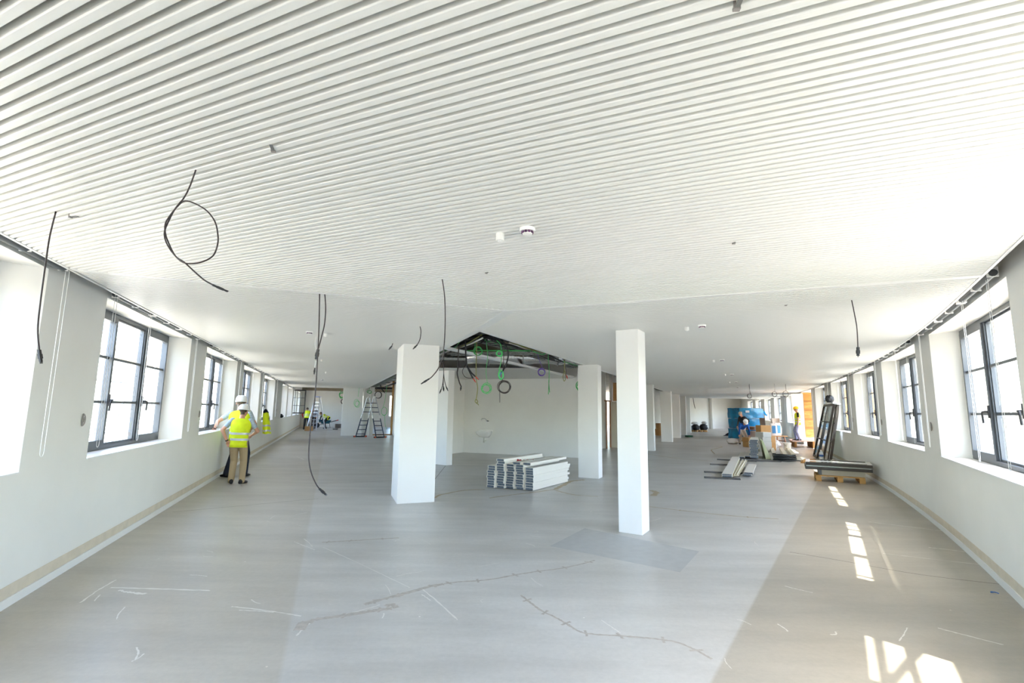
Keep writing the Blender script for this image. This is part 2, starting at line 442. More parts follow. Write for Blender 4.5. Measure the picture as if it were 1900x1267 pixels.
# ------------------------------------------------------------------ slatted ceilings
PITCHS, SW, SHT = 0.0517, 0.0318, 0.042
dA = Vector((0.9155, -0.4024, 0)).normalized(); nA = Vector((-dA.y, dA.x, 0))
dB = Vector((LD.y, -LD.x, 0)); nB = Vector((-dB.y, dB.x, 0))
EDGE = -0.17
JN = Vector((-0.04, 5.76, 0)); APX = Vector((-0.50, 7.24, 0))
SLf = Vector((-3.875, 4.20, 0)); SRf = Vector((4.03, 3.84, 0))
s_l = (SLf - LP).dot(LD)
left_edge = lambda s: Lw(s, EDGE, 0)
right_edge = lambda s: Rw(s, EDGE, 0)
s_r = min([i * 0.01 - 3 for i in range(600)], key=lambda s: abs((right_edge(s) - JN).dot(nA)))
SRf = right_edge(s_r)
zoneA = [left_edge(-3.3), left_edge(s_l), JN] + [right_edge(s_r - 0.4 * i) for i in range(20)]
OL_end = Vector((-9.05, 30.6, 0))
sL_end = (OL_end - LP).dot(LD)
zoneB = [JN, left_edge(s_l), left_edge(sL_end), OL_end, APX]
_sre = 40.5
ORf = Vector((14.2, 40.4, 0))
zoneC = [JN, APX, ORf] + [right_edge(_sre - (_sre - s_r) * i / 60) for i in range(61)]
def clip(poly, d, n, c):
    # intersections of line n.p=c with polygon -> sorted t along d
    ts = []
    for a, b in zip(poly, poly[1:] + poly[:1]):
        fa, fb = a.dot(n) - c, b.dot(n) - c
        if (fa < 0) != (fb < 0):
            p = a + (b - a) * (fa / (fa - fb)); ts.append(p.dot(d))
    ts.sort(); return list(zip(ts[::2], ts[1::2]))
def slat_mesh():
    b = 0.004; w = SW / 2; prof = [(-w, SHT), (-w, b), (-w + b * 0.4, b * 0.3), (-w + b, 0), (w - b, 0), (w - b * 0.4, b * 0.3), (w, b), (w, SHT)]
    mb = MB(); mb.grid([[(x, y, z) for y, z in prof] for x in (-0.5, 0.5)])
    mb.add([(x, y, z) for x in (-0.5,) for y, z in prof], [tuple(range(8))]); mb.add([(0.5, y, z) for y, z in prof], [tuple(range(8))])
    return mb.mesh('slat', SLATW)
SLAT = slat_mesh()
def poly_obj(poly, z0, z1, name, m):
    mb = MB(); mb.prism([(p.x, p.y) for p in poly], z0, z1); return mb.build(name, m)
cA = struct(poly_obj(zoneA, H + SHT, H + SHT + 0.012, 'ceiling', BACKM), 'white slatted metal ceiling over the near corner', 'ceiling')
cB = struct(poly_obj(zoneB, H + SHT, H + SHT + 0.012, 'ceiling', BACKM), 'white slatted ceiling of the left wing', 'ceiling')
cC = struct(poly_obj(zoneC, H + SHT, H + SHT + 0.012, 'ceiling', BACKM), 'white slatted ceiling of the right wing', 'ceiling')
rotA = math.atan2(dA.y, dA.x)
k0 = 0.560
for k in range(-40, 120):
    c = k0 + k * PITCHS
    for t0, t1 in clip(zoneA, dA, nA, c):
        t0 += 0.012; t1 -= 0.014
        if t1 - t0 < 0.05: continue
        # stop the slats at the border strip of the right seam
        p = dA * ((t0 + t1) / 2) + nA * c
        o = inst(SLAT, 'slat', cA, (p.x, p.y, H), rotA, (t1 - t0, 1, 1))
def wing(poly, d, n, name, parent):
    mb = MB(); cs = [p.dot(n) for p in poly]; c = min(cs) + 0.05; w = SW / 2
    while c < max(cs) - 0.03:
        for t0, t1 in clip(poly, d, n, c):
            t0 += 0.03; t1 -= 0.014
            if t1 - t0 < 0.05: continue
            A = [d * t0 + n * (c - w), d * t1 + n * (c - w), d * t1 + n * (c + w), d * t0 + n * (c + w)]
            v = [(p.x, p.y, H) for p in A] + [(p.x, p.y, H + SHT) for p in A]
            mb.add(v, [(3, 2, 1, 0), (0, 1, 5, 4), (1, 2, 6, 5), (2, 3, 7, 6), (3, 0, 4, 7)])
        c += PITCHS
    o = mb.build(name, SLATW, parent); o['kind'] = 'stuff'; return o
wing(zoneB, dB, nB, 'slats', cB)
wing(zoneC, dA, nA, 'slats', cC)
def strip(pts, width, z0, z1, name, parent, m=TRIMW, side=0.0):
    mb = MB()
    for a, b in zip(pts, pts[1:]):
        d = (b - a).normalized(); n = Vector((-d.y, d.x, 0))
        lo, hi = n * (side - width / 2), n * (side + width / 2)
        q = [a + lo, b + lo, b + hi, a + hi]
        mb.prism([(p.x, p.y) for p in q], z0, z1)
    return mb.build(name, m, parent)
strip([left_edge(-3.3), left_edge(s_l)], 0.022, H - 0.004, H + 0.06, 'edge_trim', cA)
strip([left_edge(s_l), left_edge(sL_end)], 0.022, H - 0.004, H + 0.06, 'edge_trim', cB)
strip([right_edge(s_r - 8 + 0.4 * i) for i in range(21)], 0.022, H - 0.004, H + 0.06, 'edge_trim', cA)
strip([right_edge(s_r + (_sre - s_r) * i / 60) for i in range(61)], 0.022, H - 0.004, H + 0.06, 'edge_trim', cC)
strip([SLf, JN], 0.04, H - 0.003, H + 0.045, 'joint_strip', cB)
strip([JN, SRf], 0.075, H - 0.003, H + 0.045, 'joint_strip', cC)
strip([JN, APX], 0.13, H - 0.0035, H + 0.045, 'joint_strip', cC)
strip([APX, OL_end], 0.09, H - 0.004, H + 0.06, 'edge_trim', cB)
strip([APX, ORf], 0.07, H - 0.004, H + 0.06, 'edge_trim', cC)

# ------------------------------------------------------------------ windows
def make_window(fn, a, b, idx, label, mirror=False, s_sign=1, opened=False):
    # local box between s=a..b; parts follow the wall function
    root = struct(empty('window_%d' % idx, fn((a + b) / 2, FOFF, SILL)), label, 'window'); o = fn((a + b) / 2, FOFF, SILL)
    a0, b0 = a + SPL, b - SPL
    def hb(mb, s0, s1, f0, f1, z0, z1):
        mb.hexa([fn(s0, f0, z0), fn(s1, f0, z0), fn(s1, f1, z0), fn(s0, f1, z0), fn(s0, f0, z1), fn(s1, f0, z1), fn(s1, f1, z1), fn(s0, f1, z1)])
    F = FOFF; z0, z1 = SILL + 0.005, LINT
    n = 3 if b - a > 2.6 else 2
    wds = (b0 - a0) / n
    fr = MB()
    hb(fr, a0, a0 + .045, F, F + .08, z0, z1); hb(fr, b0 - .045, b0, F, F + .08, z0, z1)
    hb(fr, a0, b0, F, F + .08, z0, z0 + .05); hb(fr, a0, b0, F, F + .08, z1 - .05, z1)
    for i in range(1, n): s = a0 + wds * i; hb(fr, s - .028, s + .028, F + .005, F + .08, z0, z1)
    fr.build('frame', ANTH, root, off=o)
    sb = MB(); hb(sb, a + 0.002, b - 0.002, -0.012, F - .002, SILL - 0.006, SILL + 0.006); sb.build('window_sill', TRIMW, root, off=o)
    for i in range(n):
        sa, sb_ = a0 + wds * i + (.045 if i == 0 else .028), a0 + wds * (i + 1) - (.045 if i == n - 1 else .028)
        za, zb = z0 + .05, z1 - .05
        op = i != 1 or n == 2
        rw, rz_ = (.05, .07) if op else (.022, .025)
        f0, f1 = (F - .012, F + .05) if op else (F + .02, F + .06)
        s = MB()
        hb(s, sa, sa + rw, f0, f1, za, zb); hb(s, sb_ - rw, sb_, f0, f1, za, zb)
        hb(s, sa + rw, sb_ - rw, f0, f1, za, za + rz_); hb(s, sa + rw, sb_ - rw, f0, f1, zb - rz_, zb)
        so = s.build('sash', ANTH, root, off=o)
        pa, pb, qa, qb = sa + rw, sb_ - rw, za + rz_, zb - rz_
        zs = [qa, 1.68, 2.24, qb]
        for z in zs[1:3]:
            g = MB(); hb(g, pa, pb, F + .012, F + .045, z - .016, z + .016); g.build('glazing_bar', ANTH, so, off=o)
        for u, v in zip(zs, zs[1:]):
            g = MB(); u2, v2 = u + (.016 if u != qa else 0), v - (.016 if v != qb else 0)
            g.add([fn(pa, F + .028, u2), fn(pb, F + .028, u2), fn(pb, F + .028, v2), fn(pa, F + .028, v2)], [(0, 1, 2, 3)])
            g.build('pane', GLASS, so, off=o)
        if op:
            hs = sa + rw / 2 if (i == n - 1) else sb_ - rw / 2
            dirn = 1 if i == n - 1 else -1
            h = MB(); hb(h, hs - .017, hs + .017, f0 - .018, f0, 1.63, 1.78)
            p0 = fn(hs, f0 - .05, 1.705); p1 = fn(hs + dirn * .10, f0 - .055, 1.705)
            h.tube([fn(hs, f0, 1.705), p0], .012, 8); h.tube([p0, fn(hs + dirn * .06, f0 - .055, 1.70), fn(hs + dirn * .075, f0 - .055, 1.67), fn(hs + dirn * .08, f0 - .05, 1.57)], .011, 8)
            h.build('handle', DARK, so, off=o)
    return root
_ord = ['first', 'second', 'third', 'fourth', 'fifth', 'sixth', 'seventh', 'eighth', 'ninth', 'tenth', 'eleventh']
wi = 1
for i, (a, b) in enumerate(L_OPEN):
    if i == 0: lab = 'anthracite casement window in the left wall beside the viewer'
    elif i == 1: lab = 'anthracite window at the left edge of the photo, only its white reveal in view'
    else: lab = 'anthracite casement window in the left wall, %s from the left edge of the photo' % _ord[i - 1]
    make_window(Lw, a, b, wi, lab); wi += 1
for i, (a, b) in enumerate(R_OPEN):
    if i == 0: lab = 'anthracite casement window in the right wall beside the viewer'
    else: lab = 'anthracite casement window in the right wall, %s from the right edge of the photo' % _ord[i - 1]
    make_window(Rw, a, b, wi, lab); wi += 1
# small bright window in the left end wall, then two unseen ones added for daylight
_ea, _eb = Vector((-18.6, 41.48, 0)), Vector((-2.0, 47.5, 0)); _ed = (_eb - _ea).normalized(); _en = Vector((-_ed.y, _ed.x, 0))
for t0, t1, z0, z1, lab in [(5.1, 6.9, 1.55, 2.72, 'small bright window in the end wall seen through the tall ladder'), (8.2, 10.6, .9, 2.8, 'unseen window added to the end wall for daylight, nearer one'), (11.6, 14.0, .9, 2.8, 'unseen window added to the end wall for daylight, farther one')]:
    _o = _ea + _ed * ((t0 + t1) / 2) + Vector((0, 0, z0)); rt = struct(empty('window_%d' % wi, _o), lab, 'window'); wi += 1; fr = MB(); tm = (t0 + t1) / 2; zm = (z0 + z1) / 2
    for t in (t0 + .02, tm, t1 - .02): p = _ea + _ed * t + _en * .15; fr.bar(p + Vector((0, 0, z0)), p + Vector((0, 0, z1)), .05, .06)
    for z in (z0 + .025, zm, z1 - .025): fr.bar(_ea + _ed * t0 + _en * .15 + Vector((0, 0, z)), _ea + _ed * t1 + _en * .15 + Vector((0, 0, z)), .06, .05)
    fr.build('frame', TRIMW, rt, off=_o)
    for u0, u1 in ((t0 + .04, tm - .02), (tm + .02, t1 - .04)):
        for y0, y1 in ((z0 + .05, zm - .025), (zm + .025, z1 - .05)):
            p, q = _ea + _ed * u0 + _en * .16, _ea + _ed * u1 + _en * .16; g = MB()
            g.add([(p.x, p.y, y0), (q.x, q.y, y0), (q.x, q.y, y1), (p.x, p.y, y1)], [(0, 1, 2, 3)]); g.build('pane', GLASS, rt, off=_o)

# ------------------------------------------------------------------ outside
GRD = mat('pale paving', srgb(206, 196, 178), 0.9, var=0.08, scale=0.6)
g = MB(); g.add([(-200, -200, -4.0), (200, -200, -4.0), (200, 200, -4.0), (-200, 200, -4.0)], [(0, 1, 2, 3)])
struct(g.build('ground', GRD), 'pale paved street below the windows', 'street')
FAC = mat('pale facade', srgb(226, 222, 212), 0.9, var=0.04, scale=0.5)
FGL = mat('facade window glass', srgb(120, 135, 150), 0.15)
def facade(p0, p1, depth, label, nw, z0=-4.0, z1=9.0):
    a, b = Vector((*p0, 0)), Vector((*p1, 0)); d = (b - a); L = d.length; d.normalize(); n = Vector((-d.y, d.x, 0))
    o = Vector((a.x, a.y, z0)); root = tag(empty('building', o), label, 'building')
    mb = MB(); q = [a, b, b + n * depth, a + n * depth]; mb.prism([(p.x, p.y) for p in q], z0, z1); mb.build('facade', FAC, root, off=o)
    wm = MB(); wm.box((0, 0, 0), (1.3, 0.12, 2.0)); me = wm.mesh('window', FGL)
    for r_ in range(2):
        for i in range(nw):
            p = a + d * (L * (i + .5) / nw) + n * 0.03
            inst(me, 'window', root, (p.x - o.x, p.y - o.y, -1.6 + r_ * 4.2 - o.z), math.atan2(d.y, d.x))
facade((18, -12), (46, 36), -12, 'pale building across the street seen through the right windows', 12, z1=1.5)
facade((-40, 38), (-18, -14), -12, 'pale sunlit building across the street seen through the left windows', 12, z1=1.0)
# ------------------------------------------------------------------ roller blinds, bead chains, sockets
BLINDM = mat('dark blind cassette', srgb(84, 88, 92), 0.5)
CLIPM = mat('white clip', srgb(240, 240, 240), 0.4)
def blind(fn, a, b, chain_s, sg, label, group, thick=False):
    o = fn((a + b) / 2, -0.085, H + 0.02); root = tag(empty('roller_blind', o), label, 'blind', group)
    n = 6; ss = [a + (b - a) * i / n for i in range(n + 1)]
    r = 0.038 if thick else 0.030
    MB().tube([fn(s, -0.085, H + 0.035) for s in ss], r, 10).build('roll', BLINDM, root, smooth=True, off=o, angle=40)
    for s in (a + 0.02, (a + b) / 2, b - 0.02):
        c = MB(); c.hexa([fn(s - .006, -.125, H + .002), fn(s + .006, -.125, H + .002), fn(s + .006, -.05, H + .002), fn(s - .006, -.05, H + .002), fn(s - .006, -.125, H + .085), fn(s + .006, -.125, H + .085), fn(s + .006, -.05, H + .085), fn(s - .006, -.05, H + .085)])
        c.build('bracket', CLIPM, root, off=o)
    zb = 1.20; w_ = 0.032
    pts = [fn(chain_s - w_, -.10, H + .03), fn(chain_s - w_, -.10, 1.9), fn(chain_s - w_, -.10, zb + .05)]
    for q in range(1, 8):
        an = math.pi * q / 8; pts.append(fn(chain_s - w_ * math.cos(an), -.10, zb + .04 - .04 * math.sin(an)))
    pts += [fn(chain_s + w_, -.10, zb + .05), fn(chain_s + w_, -.10, 1.9), fn(chain_s + w_, -.10, H + .03)]
    MB().tube(pts, 0.0022, 5).build('bead_chain', CHAINW, root, off=o)
for i, (a, b) in enumerate(L_OPEN):
    if i in (0, 8, 9): continue
    wd = (b - a + .12) / 3; nm = 'the window at the left edge' if i == 1 else 'the %s window of the left wall' % _ord[i - 1]
    for j, cs in enumerate((a - .05, a + 1.08, b + (.08 if i == 1 else -.07))):
        if i > 4 and j == 1: continue
        blind(Lw, a - .06 + wd * j + .01, a - .06 + wd * (j + 1) - .01, cs, 1, 'rolled up dark blind with white chain, %s at %s' % (('nearest', 'middle', 'farthest')[j], nm), 'blinds of the left wall', thick=(i == 1))
for i, (a, b) in enumerate(R_OPEN):
    if i in (0,) or i > 6: continue
    wd = (b - a + .12) / 3
    for j, cs in enumerate((a + .10, a + 1.1, b + .09)):
        if i > 4 and j == 1: continue
        blind(Rw, a - .06 + wd * j + .01, a - .06 + wd * (j + 1) - .01, cs, 1, 'rolled up dark blind with white chain, %s at the %s window of the right wall' % (('nearest', 'middle', 'farthest')[j], _ord[i - 1]), 'blinds of the right wall')
SOCK = mat('grey switch plate', srgb(150, 144, 140), 0.5)
def socket(fn, s, sg, label):
    o = fn(s, -0.006, 1.49); root = tag(empty('wall_socket', o), label, 'socket', 'half-round wall plates')
    d = (fn(s + .05, 0, 0) - fn(s - .05, 0, 0)).normalized() * sg
    P = lambda u, v, e=0.0: o + d * u + Vector((0, 0, v)) + (fn(s, -0.01 - e, 0) - fn(s, 0, 0))
    mb = MB()
    mb.tube([P(.0 + .055 * math.sin(q), .06 * math.cos(q)) for q in [math.pi * k / 14 for k in range(15)]], 0.0055, 6); mb.tube([P(0, .064), P(0, -.064)], 0.0055, 6)
    mb.build('rim', SOCK, root, off=o)
    m2 = MB(); m2.tube([P(0, 0), P(.035, 0)], .006, 6); m2.tube([P(.018, .025), P(.018, -.025)], .006, 6); m2.build('insert', SOCK, root, off=o)
    m3 = MB(); m3.add([P(.053 * math.sin(q), .058 * math.cos(q), -.006) for q in [math.pi * k / 14 for k in range(15)]], [tuple(range(15))]); m3.build('plate', TRIMW, root, off=o)
socket(Lw, 5.42, 1, 'half-round grey wall plate left of the second left window')
socket(Lw, 10.19, 1, 'half-round grey wall plate left of the third left window')
socket(Lw, 24.6, 1, 'half-round grey wall plate beyond the hanging yellow jacket')
socket(Rw, 3.30, -1, 'half-round grey wall plate between first and second right window')
socket(Rw, 7.75, -1, 'half-round grey wall plate between second and third right window')
socket(Rw, 11.7, -1, 'half-round grey wall plate behind the leaning window frames')
socket(Rw, 16.9, -1, 'half-round grey wall plate beside the fifth right window')

# ------------------------------------------------------------------ detectors, sensors, brackets on the ceiling
PLAST = mat('white plastic', srgb(245, 244, 240), 0.45)
GREYP = mat('grey galvanised clip', srgb(130, 130, 128), 0.5, metal=0.4)
VIOL = mat('dark violet vents', srgb(90, 50, 90), 0.5)
def detector(x, y, label):
    root = tag(empty('smoke_detector', (x, y, H)), label, 'detector', 'smoke detectors')
    MB().lathe([(.052, 0), (.052, -.012), (.048, -.02), (.03, -.022)], 24).build('body', PLAST, root, smooth=True, angle=35)
    mb = MB()
    for k in range(10):
        q = 2 * math.pi * k / 10; mb.box((.036 * math.cos(q), .036 * math.sin(q), -.028), (.006, .014, .014), rz=q)
    mb.build('vents', VIOL, root)
    MB().lathe([(.034, -.033), (.032, -.04), (.01, -.044)], 20).build('cap', PLAST, root, smooth=True, angle=35)
def sensor(x, y, label):
    root = tag(empty('ceiling_sensor', (x, y, H)), label, 'sensor', 'small cylindrical ceiling sensors')
    MB().lathe([(.028, 0), (.028, -.046), (.025, -.05)], 20).build('housing', PLAST, root, smooth=True, angle=35)
    MB().lathe([(.016, -.0501), (.012, -.056)], 16).build('lens', TRIMW, root, smooth=True)
for x, y, l in [(.09, 3.06, 'round white smoke detector nearest the viewer'), (-3.16, 7.57, 'round white smoke detector over the left wing'), (2.56, 6.53, 'round white smoke detector right of the slim front column'), (4.66, 10.83, 'round white smoke detector, second along the right ceiling'), (6.70, 14.91, 'round white smoke detector, third along the right ceiling'), (8.5, 18.6, 'round white smoke detector, fourth along the right ceiling'), (10.3, 22.4, 'round white smoke detector, fifth along the right ceiling'), (-8.02, 20.85, 'round white smoke detector far down the left wing')]: detector(x, y, l)
for x, y, l in [(-.09, 3.16, 'small white cylinder sensor beside the nearest detector'), (-2.98, 7.77, 'small white cylinder sensor beside the left wing detector'), (2.42, 6.71, 'small white cylinder sensor beside the first right detector'), (4.53, 10.97, 'small white cylinder sensor beside the second right detector'), (6.50, 14.95, 'small white cylinder sensor beside the third right detector'), (8.3, 18.7, 'small white cylinder sensor beside the fourth right detector'), (-4.69, 12.08, 'small white cylinder sensor alone over the left wing'), (-6.18, 16.35, 'small white cylinder sensor deep in the left wing')]: sensor(x, y, l)
def clipb(x, y, L, ang, label):
    root = tag(empty('suspension_clip', (x, y, H), ang), label, 'clip', 'grey clips left in the ceiling joints')
    MB().bar((0, 0, -.004), (L, 0, -.004), .014, .003).build('tongue', GREYP, root)
    MB().box((0, 0, .004), (.012, .02, .026)).build('hook', SOCK, root)
clipb(-1.11, 2.12, .055, R(-75), 'grey clip in the ceiling joint near the looped cable')
clipb(0.64, 1.28, .05, R(-95), 'grey clip in the ceiling joint at the top of the photo')
clipb(1.53, 3.28, .03, R(-100), 'grey clip in the ceiling joint right of the detector')
clipb(-.23, 4.11, .03, R(-60), 'grey clip in the ceiling joint ahead of the detector')
clipb(2.97, 5.23, .03, R(-90), 'grey clip in the ceiling of the right wing')
clipb(-2.79, 2.96, .06, R(-10), 'pale clip in the ceiling beside the left hanging cable')

# ------------------------------------------------------------------ hanging cables
def plug(mb, p, d, L=.075, w=.016):
    p, d = Vector(p), Vector(d).normalized()
    mb.bar(p - d * .004, p + d * L * .32, w * .95, w * .7); mb.bar(p + d * L * .32, p + d * L * .72, w * 1.25, w * .85); mb.bar(p + d * L * .72, p + d * L, w * .9, w * .6)
    x = d.orthogonal().normalized()
    for e in (-1, 0, 1): mb.bar(p + d * L + x * e * w * .3, p + d * (L + .012) + x * e * w * .3, .003)
def cable(pts, label, r=.0042, m=None, pl=True, group='cables hanging from the ceiling', wob=0.0, twist=0.0, L=.075, w=.016, pm=None):
    pts = [Vector(p) for p in pts]
    root = tag(empty('hanging_cable', (pts[0].x, pts[0].y, pts[0].z)), label, 'cable', group); o = pts[0]
    end = pts[-1]; body = pts[:-1] if pl else pts
    for i, p in enumerate(body):
        if twist: p.y += twist * math.sin(i * 1.7)
        if wob: p.y += wob * i / len(body)
    MB().tube(spline(body, 6), r, 7).build('lead', m or CABLE, root, smooth=True, off=o)
    if pl:
        mb = MB(); plug(mb, body[-1], end - body[-1], L, w); mb.build('plug', pm or PLUGM, root, off=o)
    return root
A_ = [(-1.592, 2.32, 2.83), (-1.62, 2.32, 2.733), (-1.638, 2.32, 2.669), (-1.656, 2.32, 2.637), (-1.683, 2.32, 2.605), (-1.702, 2.32, 2.559), (-1.712, 2.32, 2.496), (-1.701, 2.32, 2.445), (-1.668, 2.32, 2.39), (-1.614, 2.32, 2.343), (-1.559, 2.32, 2.333), (-1.507, 2.32, 2.347), (-1.467, 2.32, 2.381), (-1.448, 2.32, 2.438), (-1.45, 2.32, 2.488), (-1.475, 2.32, 2.551), (-1.522, 2.32, 2.607), (-1.58, 2.32, 2.641), (-1.63, 2.32, 2.652), (-1.667, 2.32, 2.631), (-1.695, 2.32, 2.587), (-1.711, 2.32, 2.536), (-1.709, 2.32, 2.485), (-1.688, 2.32, 2.429), (-1.647, 2.32, 2.37), (-1.597, 2.32, 2.338), (-1.544, 2.32, 2.291), (-1.497, 2.32, 2.253), (-1.444, 2.32, 2.226), (-1.374, 2.32, 2.197)]
cable(A_, 'dark cable knotted into a loop with black plug, left ceiling', r=.0036, twist=.006, L=.062, w=.014)
cable([(-2.839, 2.91, 2.83), (-2.854, 2.91, 2.664), (-2.854, 2.91, 2.459), (-2.851, 2.91, 2.258), (-2.843, 2.91, 2.093), (-2.815, 2.91, 1.963), (-2.795, 2.91, 1.896)], 'dark cable hanging straight by the left edge of the photo', r=.0045, L=.07)
cable([(-2.006, 4.99, 2.83), (-1.99, 4.99, 2.506), (-1.983, 4.99, 2.226), (-1.98, 4.99, 1.787), (-1.999, 4.99, 1.518), (-2.006, 4.99, 1.306), (-2.0, 4.99, 1.149), (-1.97, 4.99, 1.019), (-1.914, 4.99, 0.906), (-1.873, 4.99, 0.855), (-1.817, 4.99, 0.809)], 'longest dark cable reaching almost to the floor left of the broad column', r=.0062, L=.085, w=.022)
cable([(-1.961, 5.01, 2.83), (-1.941, 5.01, 2.676), (-1.941, 5.01, 2.506), (-1.964, 5.01, 2.366), (-1.994, 5.02, 2.237), (-2.009, 5.02, 2.126)], 'shorter dark cable crossing the longest one, plug at head height', r=.0062, L=.1, w=.026)
cable([(-0.645, 4.35, 2.83), (-0.616, 4.35, 2.659), (-0.603, 4.35, 2.412), (-0.609, 4.35, 2.168), (-0.643, 4.35, 2.022), (-0.697, 4.35, 1.94), (-0.73, 4.35, 1.911), (-0.79, 4.35, 1.872)], 'dark cable bowing in front of the right side of the broad column', r=.0048, L=.07, w=.017)
cable([(-1.329, 6.97, 2.83), (-1.31, 6.97, 2.748), (-1.321, 6.97, 2.63), (-1.357, 6.97, 2.552), (-1.408, 6.97, 2.497)], 'short curved cable over the top of the broad column', r=.006, L=.075, w=.022)
cable([(-2.164, 8.85, 2.83), (-2.182, 8.85, 2.769), (-2.228, 8.85, 2.709)], 'very short cable stub left of the broad column top', r=.007, L=.08, w=.026)
cable([(3.502, 4.96, 2.83), (3.522, 4.96, 2.661), (3.533, 4.96, 2.521), (3.527, 4.96, 2.326), (3.519, 4.96, 2.226)], 'dark cable hanging from the right ceiling before the leaning frames', r=.005, L=.085, w=.024)
WCAB = mat('white cable', srgb(235, 235, 232), 0.5)
cable([(-3.30, 8.2, 2.83), (-3.31, 8.2, 2.687), (-3.273, 8.2, 2.551), (-3.29, 8.2, 2.30), (-3.295, 8.2, 2.215)], 'white cable with dark tip behind the long cable', r=.008, m=WCAB, L=.10, w=.02)
# far right little loops
def ring(c, r, n=20, ax=(1, 0, 0), ay=(0, 0, 1), k=1.0, ph=0.0):
    c, ax, ay = Vector(c), Vector(ax), Vector(ay); return [c + ax * r * math.cos(ph + 2 * math.pi * i / n) + ay * r * k * math.sin(ph + 2 * math.pi * i / n) for i in range(n + 1)]
for k, (x, y, zt, zb, rr, lab) in enumerate([(10.9, 19.6, 2.83, 2.42, .12, 'small cable loop hanging before the doorway, nearest the plywood'), (10.35, 19.4, 2.83, 2.40, .10, 'small cable loop hanging left of its twin before the doorway'), (9.6, 19.9, 2.83, 2.33, .09, 'tilted cable loop hanging over the coiled hose')]):
    c = (x, y, zb); root = tag(empty('hanging_cable', (x, y, zt)), lab, 'cable', 'cable loops of the right wing'); o = Vector((x, y, zt))
    MB().tube([Vector((x + .02, y, zt)), Vector((x + .03, y, zb + rr))] + ring(c, rr, ph=math.pi / 2) + ring((x + .02, y + .02, zb + .01), rr * .9, ph=math.pi / 2), .007, 6).build('lead', CABLE, root, off=o)
for k, (x, y, z0, lab) in enumerate([(12.1, 16.9, 1.75, 'thin cable hanging in front of the fourth right window'), (11.35, 16.95, 2.2, 'thin cable hanging over the black bag'), (9.95, 20.6, 2.45, 'short thin cable between the two loops in the right wing')]):
    cable([(x, y, 2.83), (x + .01, y, (2.83 + z0) / 2), (x + .03, y, z0 + .06), (x + .06, y, z0)], lab, r=.006, group='thin cables of the right wing', L=.07)

# ------------------------------------------------------------------ ceiling void over the core
GALV = mat('galvanised sheet', srgb(140, 142, 138), 0.45, metal=0.6, var=0.18, scale=40)
FOIL = mat('crinkled foil', srgb(225, 222, 220), 0.18, metal=1.0, bump=1.0, bscale=14)
PIPEB = mat('black pipe insulation', srgb(30, 30, 32), 0.7)
GREEN = mat('green cable', srgb(70, 175, 90), 0.5)
GRN2 = mat('bright green cable', srgb(90, 215, 120), 0.5)
OLIVE = mat('olive cable', srgb(140, 140, 70), 0.5)
PURP = mat('violet cable', srgb(105, 75, 170), 0.5)
REDP = mat('red plastic', srgb(205, 50, 35), 0.5)
BLUP = mat('cyan plastic', srgb(50, 150, 200), 0.5)
GYPS = mat('plasterboard', srgb(214, 212, 206), 0.8)
uR = Vector((0.44, 1, 0)).normalized(); uL = Vector((-0.363, 1, 0)).normalized()
nR = Vector((-uR.y, uR.x, 0)); nLc = Vector((uL.y, -uL.x, 0))     # both point into the core
def duct_box(a, b, w, h, label, flanges=5):
    a, b = Vector(a), Vector(b); root = tag(empty('ventilation_duct', a), label, 'duct', 'ducts in the open ceiling')
    MB().bar(a, b, w, h).build('body', GALV, root, off=a)
    d = (b - a)
    for i in range(flanges + 1):
        p = a + d * i / flanges; e = d.normalized() * .015
        MB().bar(p - e, p + e, w + .06, h + .06).build('flange', GALV, root, off=a)
def RP(t, i, z): p = APX + uR * t + nR * i; return Vector((p.x, p.y, z))
def LPp(t, i, z): p = APX + uL * t + nLc * i; return Vector((p.x, p.y, z))
duct_box(RP(1.6, .42, 3.18), RP(6.0, .42, 3.18), .42, .24, 'galvanised duct along the right edge of the open ceiling')
duct_box(LPp(1.9, .45, 3.18), LPp(5.6, .45, 3.18), .4, .26, 'galvanised duct along the left edge of the open ceiling', 4)
duct_box(LPp(10, .6, 3.15), LPp(26, .6, 3.15), .5, .26, 'long galvanised duct above the tall ladder', 8)
duct_box(RP(13, .5, 3.16), RP(34, .5, 3.16), .45, .24, 'long galvanised duct behind the far right columns', 10)
fd = tag(empty('ventilation_duct', (-1.2, 13.3, 3.06)), 'crinkled silver foil duct across the open ceiling', 'duct', 'ducts in the open ceiling')
pts = [Vector((-1.25 + .31 * i, 13.35 - .03 * i + .04 * math.sin(i), 3.07 + .02 * math.sin(i * 2.1))) for i in range(11)]
MB().tube(pts, [.19 + .012 * math.sin(i * 2.7) for i in range(11)], 20).build('foil_jacket', FOIL, fd, smooth=True, off=(-1.2, 13.3, 3.06))
for i in (2, 5, 8): MB().tube([pts[i] - Vector((.015, 0, 0)), pts[i] + Vector((.015, 0, 0))], .215, 20).build('band', GALV, fd, off=(-1.2, 13.3, 3.06))
def pipe(pts, r, label, m=PIPEB, name='insulated_pipe', cat='pipe', group='pipes in the open ceiling'):
    pts = [Vector(p) for p in pts]; o = tag(MB().tube(spline(pts, 6), r, 10).build(name, m, smooth=True, off=pts[0]), label, cat, group); return o
pipe([LPp(3.2, .1, 2.98), LPp(2.2, .35, 3.0), (-.75, 9.1, 2.98), (-.2, 8.9, 2.99), (.1, 9.3, 2.98), RP(3.4, .2, 2.98), RP(6, .15, 2.97), RP(10, .15, 2.97)], .04, 'thick black pipe arching across the open ceiling')
pipe([LPp(4.2, .12, 2.92), LPp(3.0, .35, 2.97), (-.7, 9.6, 3.0), (-.1, 9.5, 3.0), RP(3.2, .32, 2.96), RP(8, .28, 2.95)], .03, 'thinner black pipe arching below the thick one')
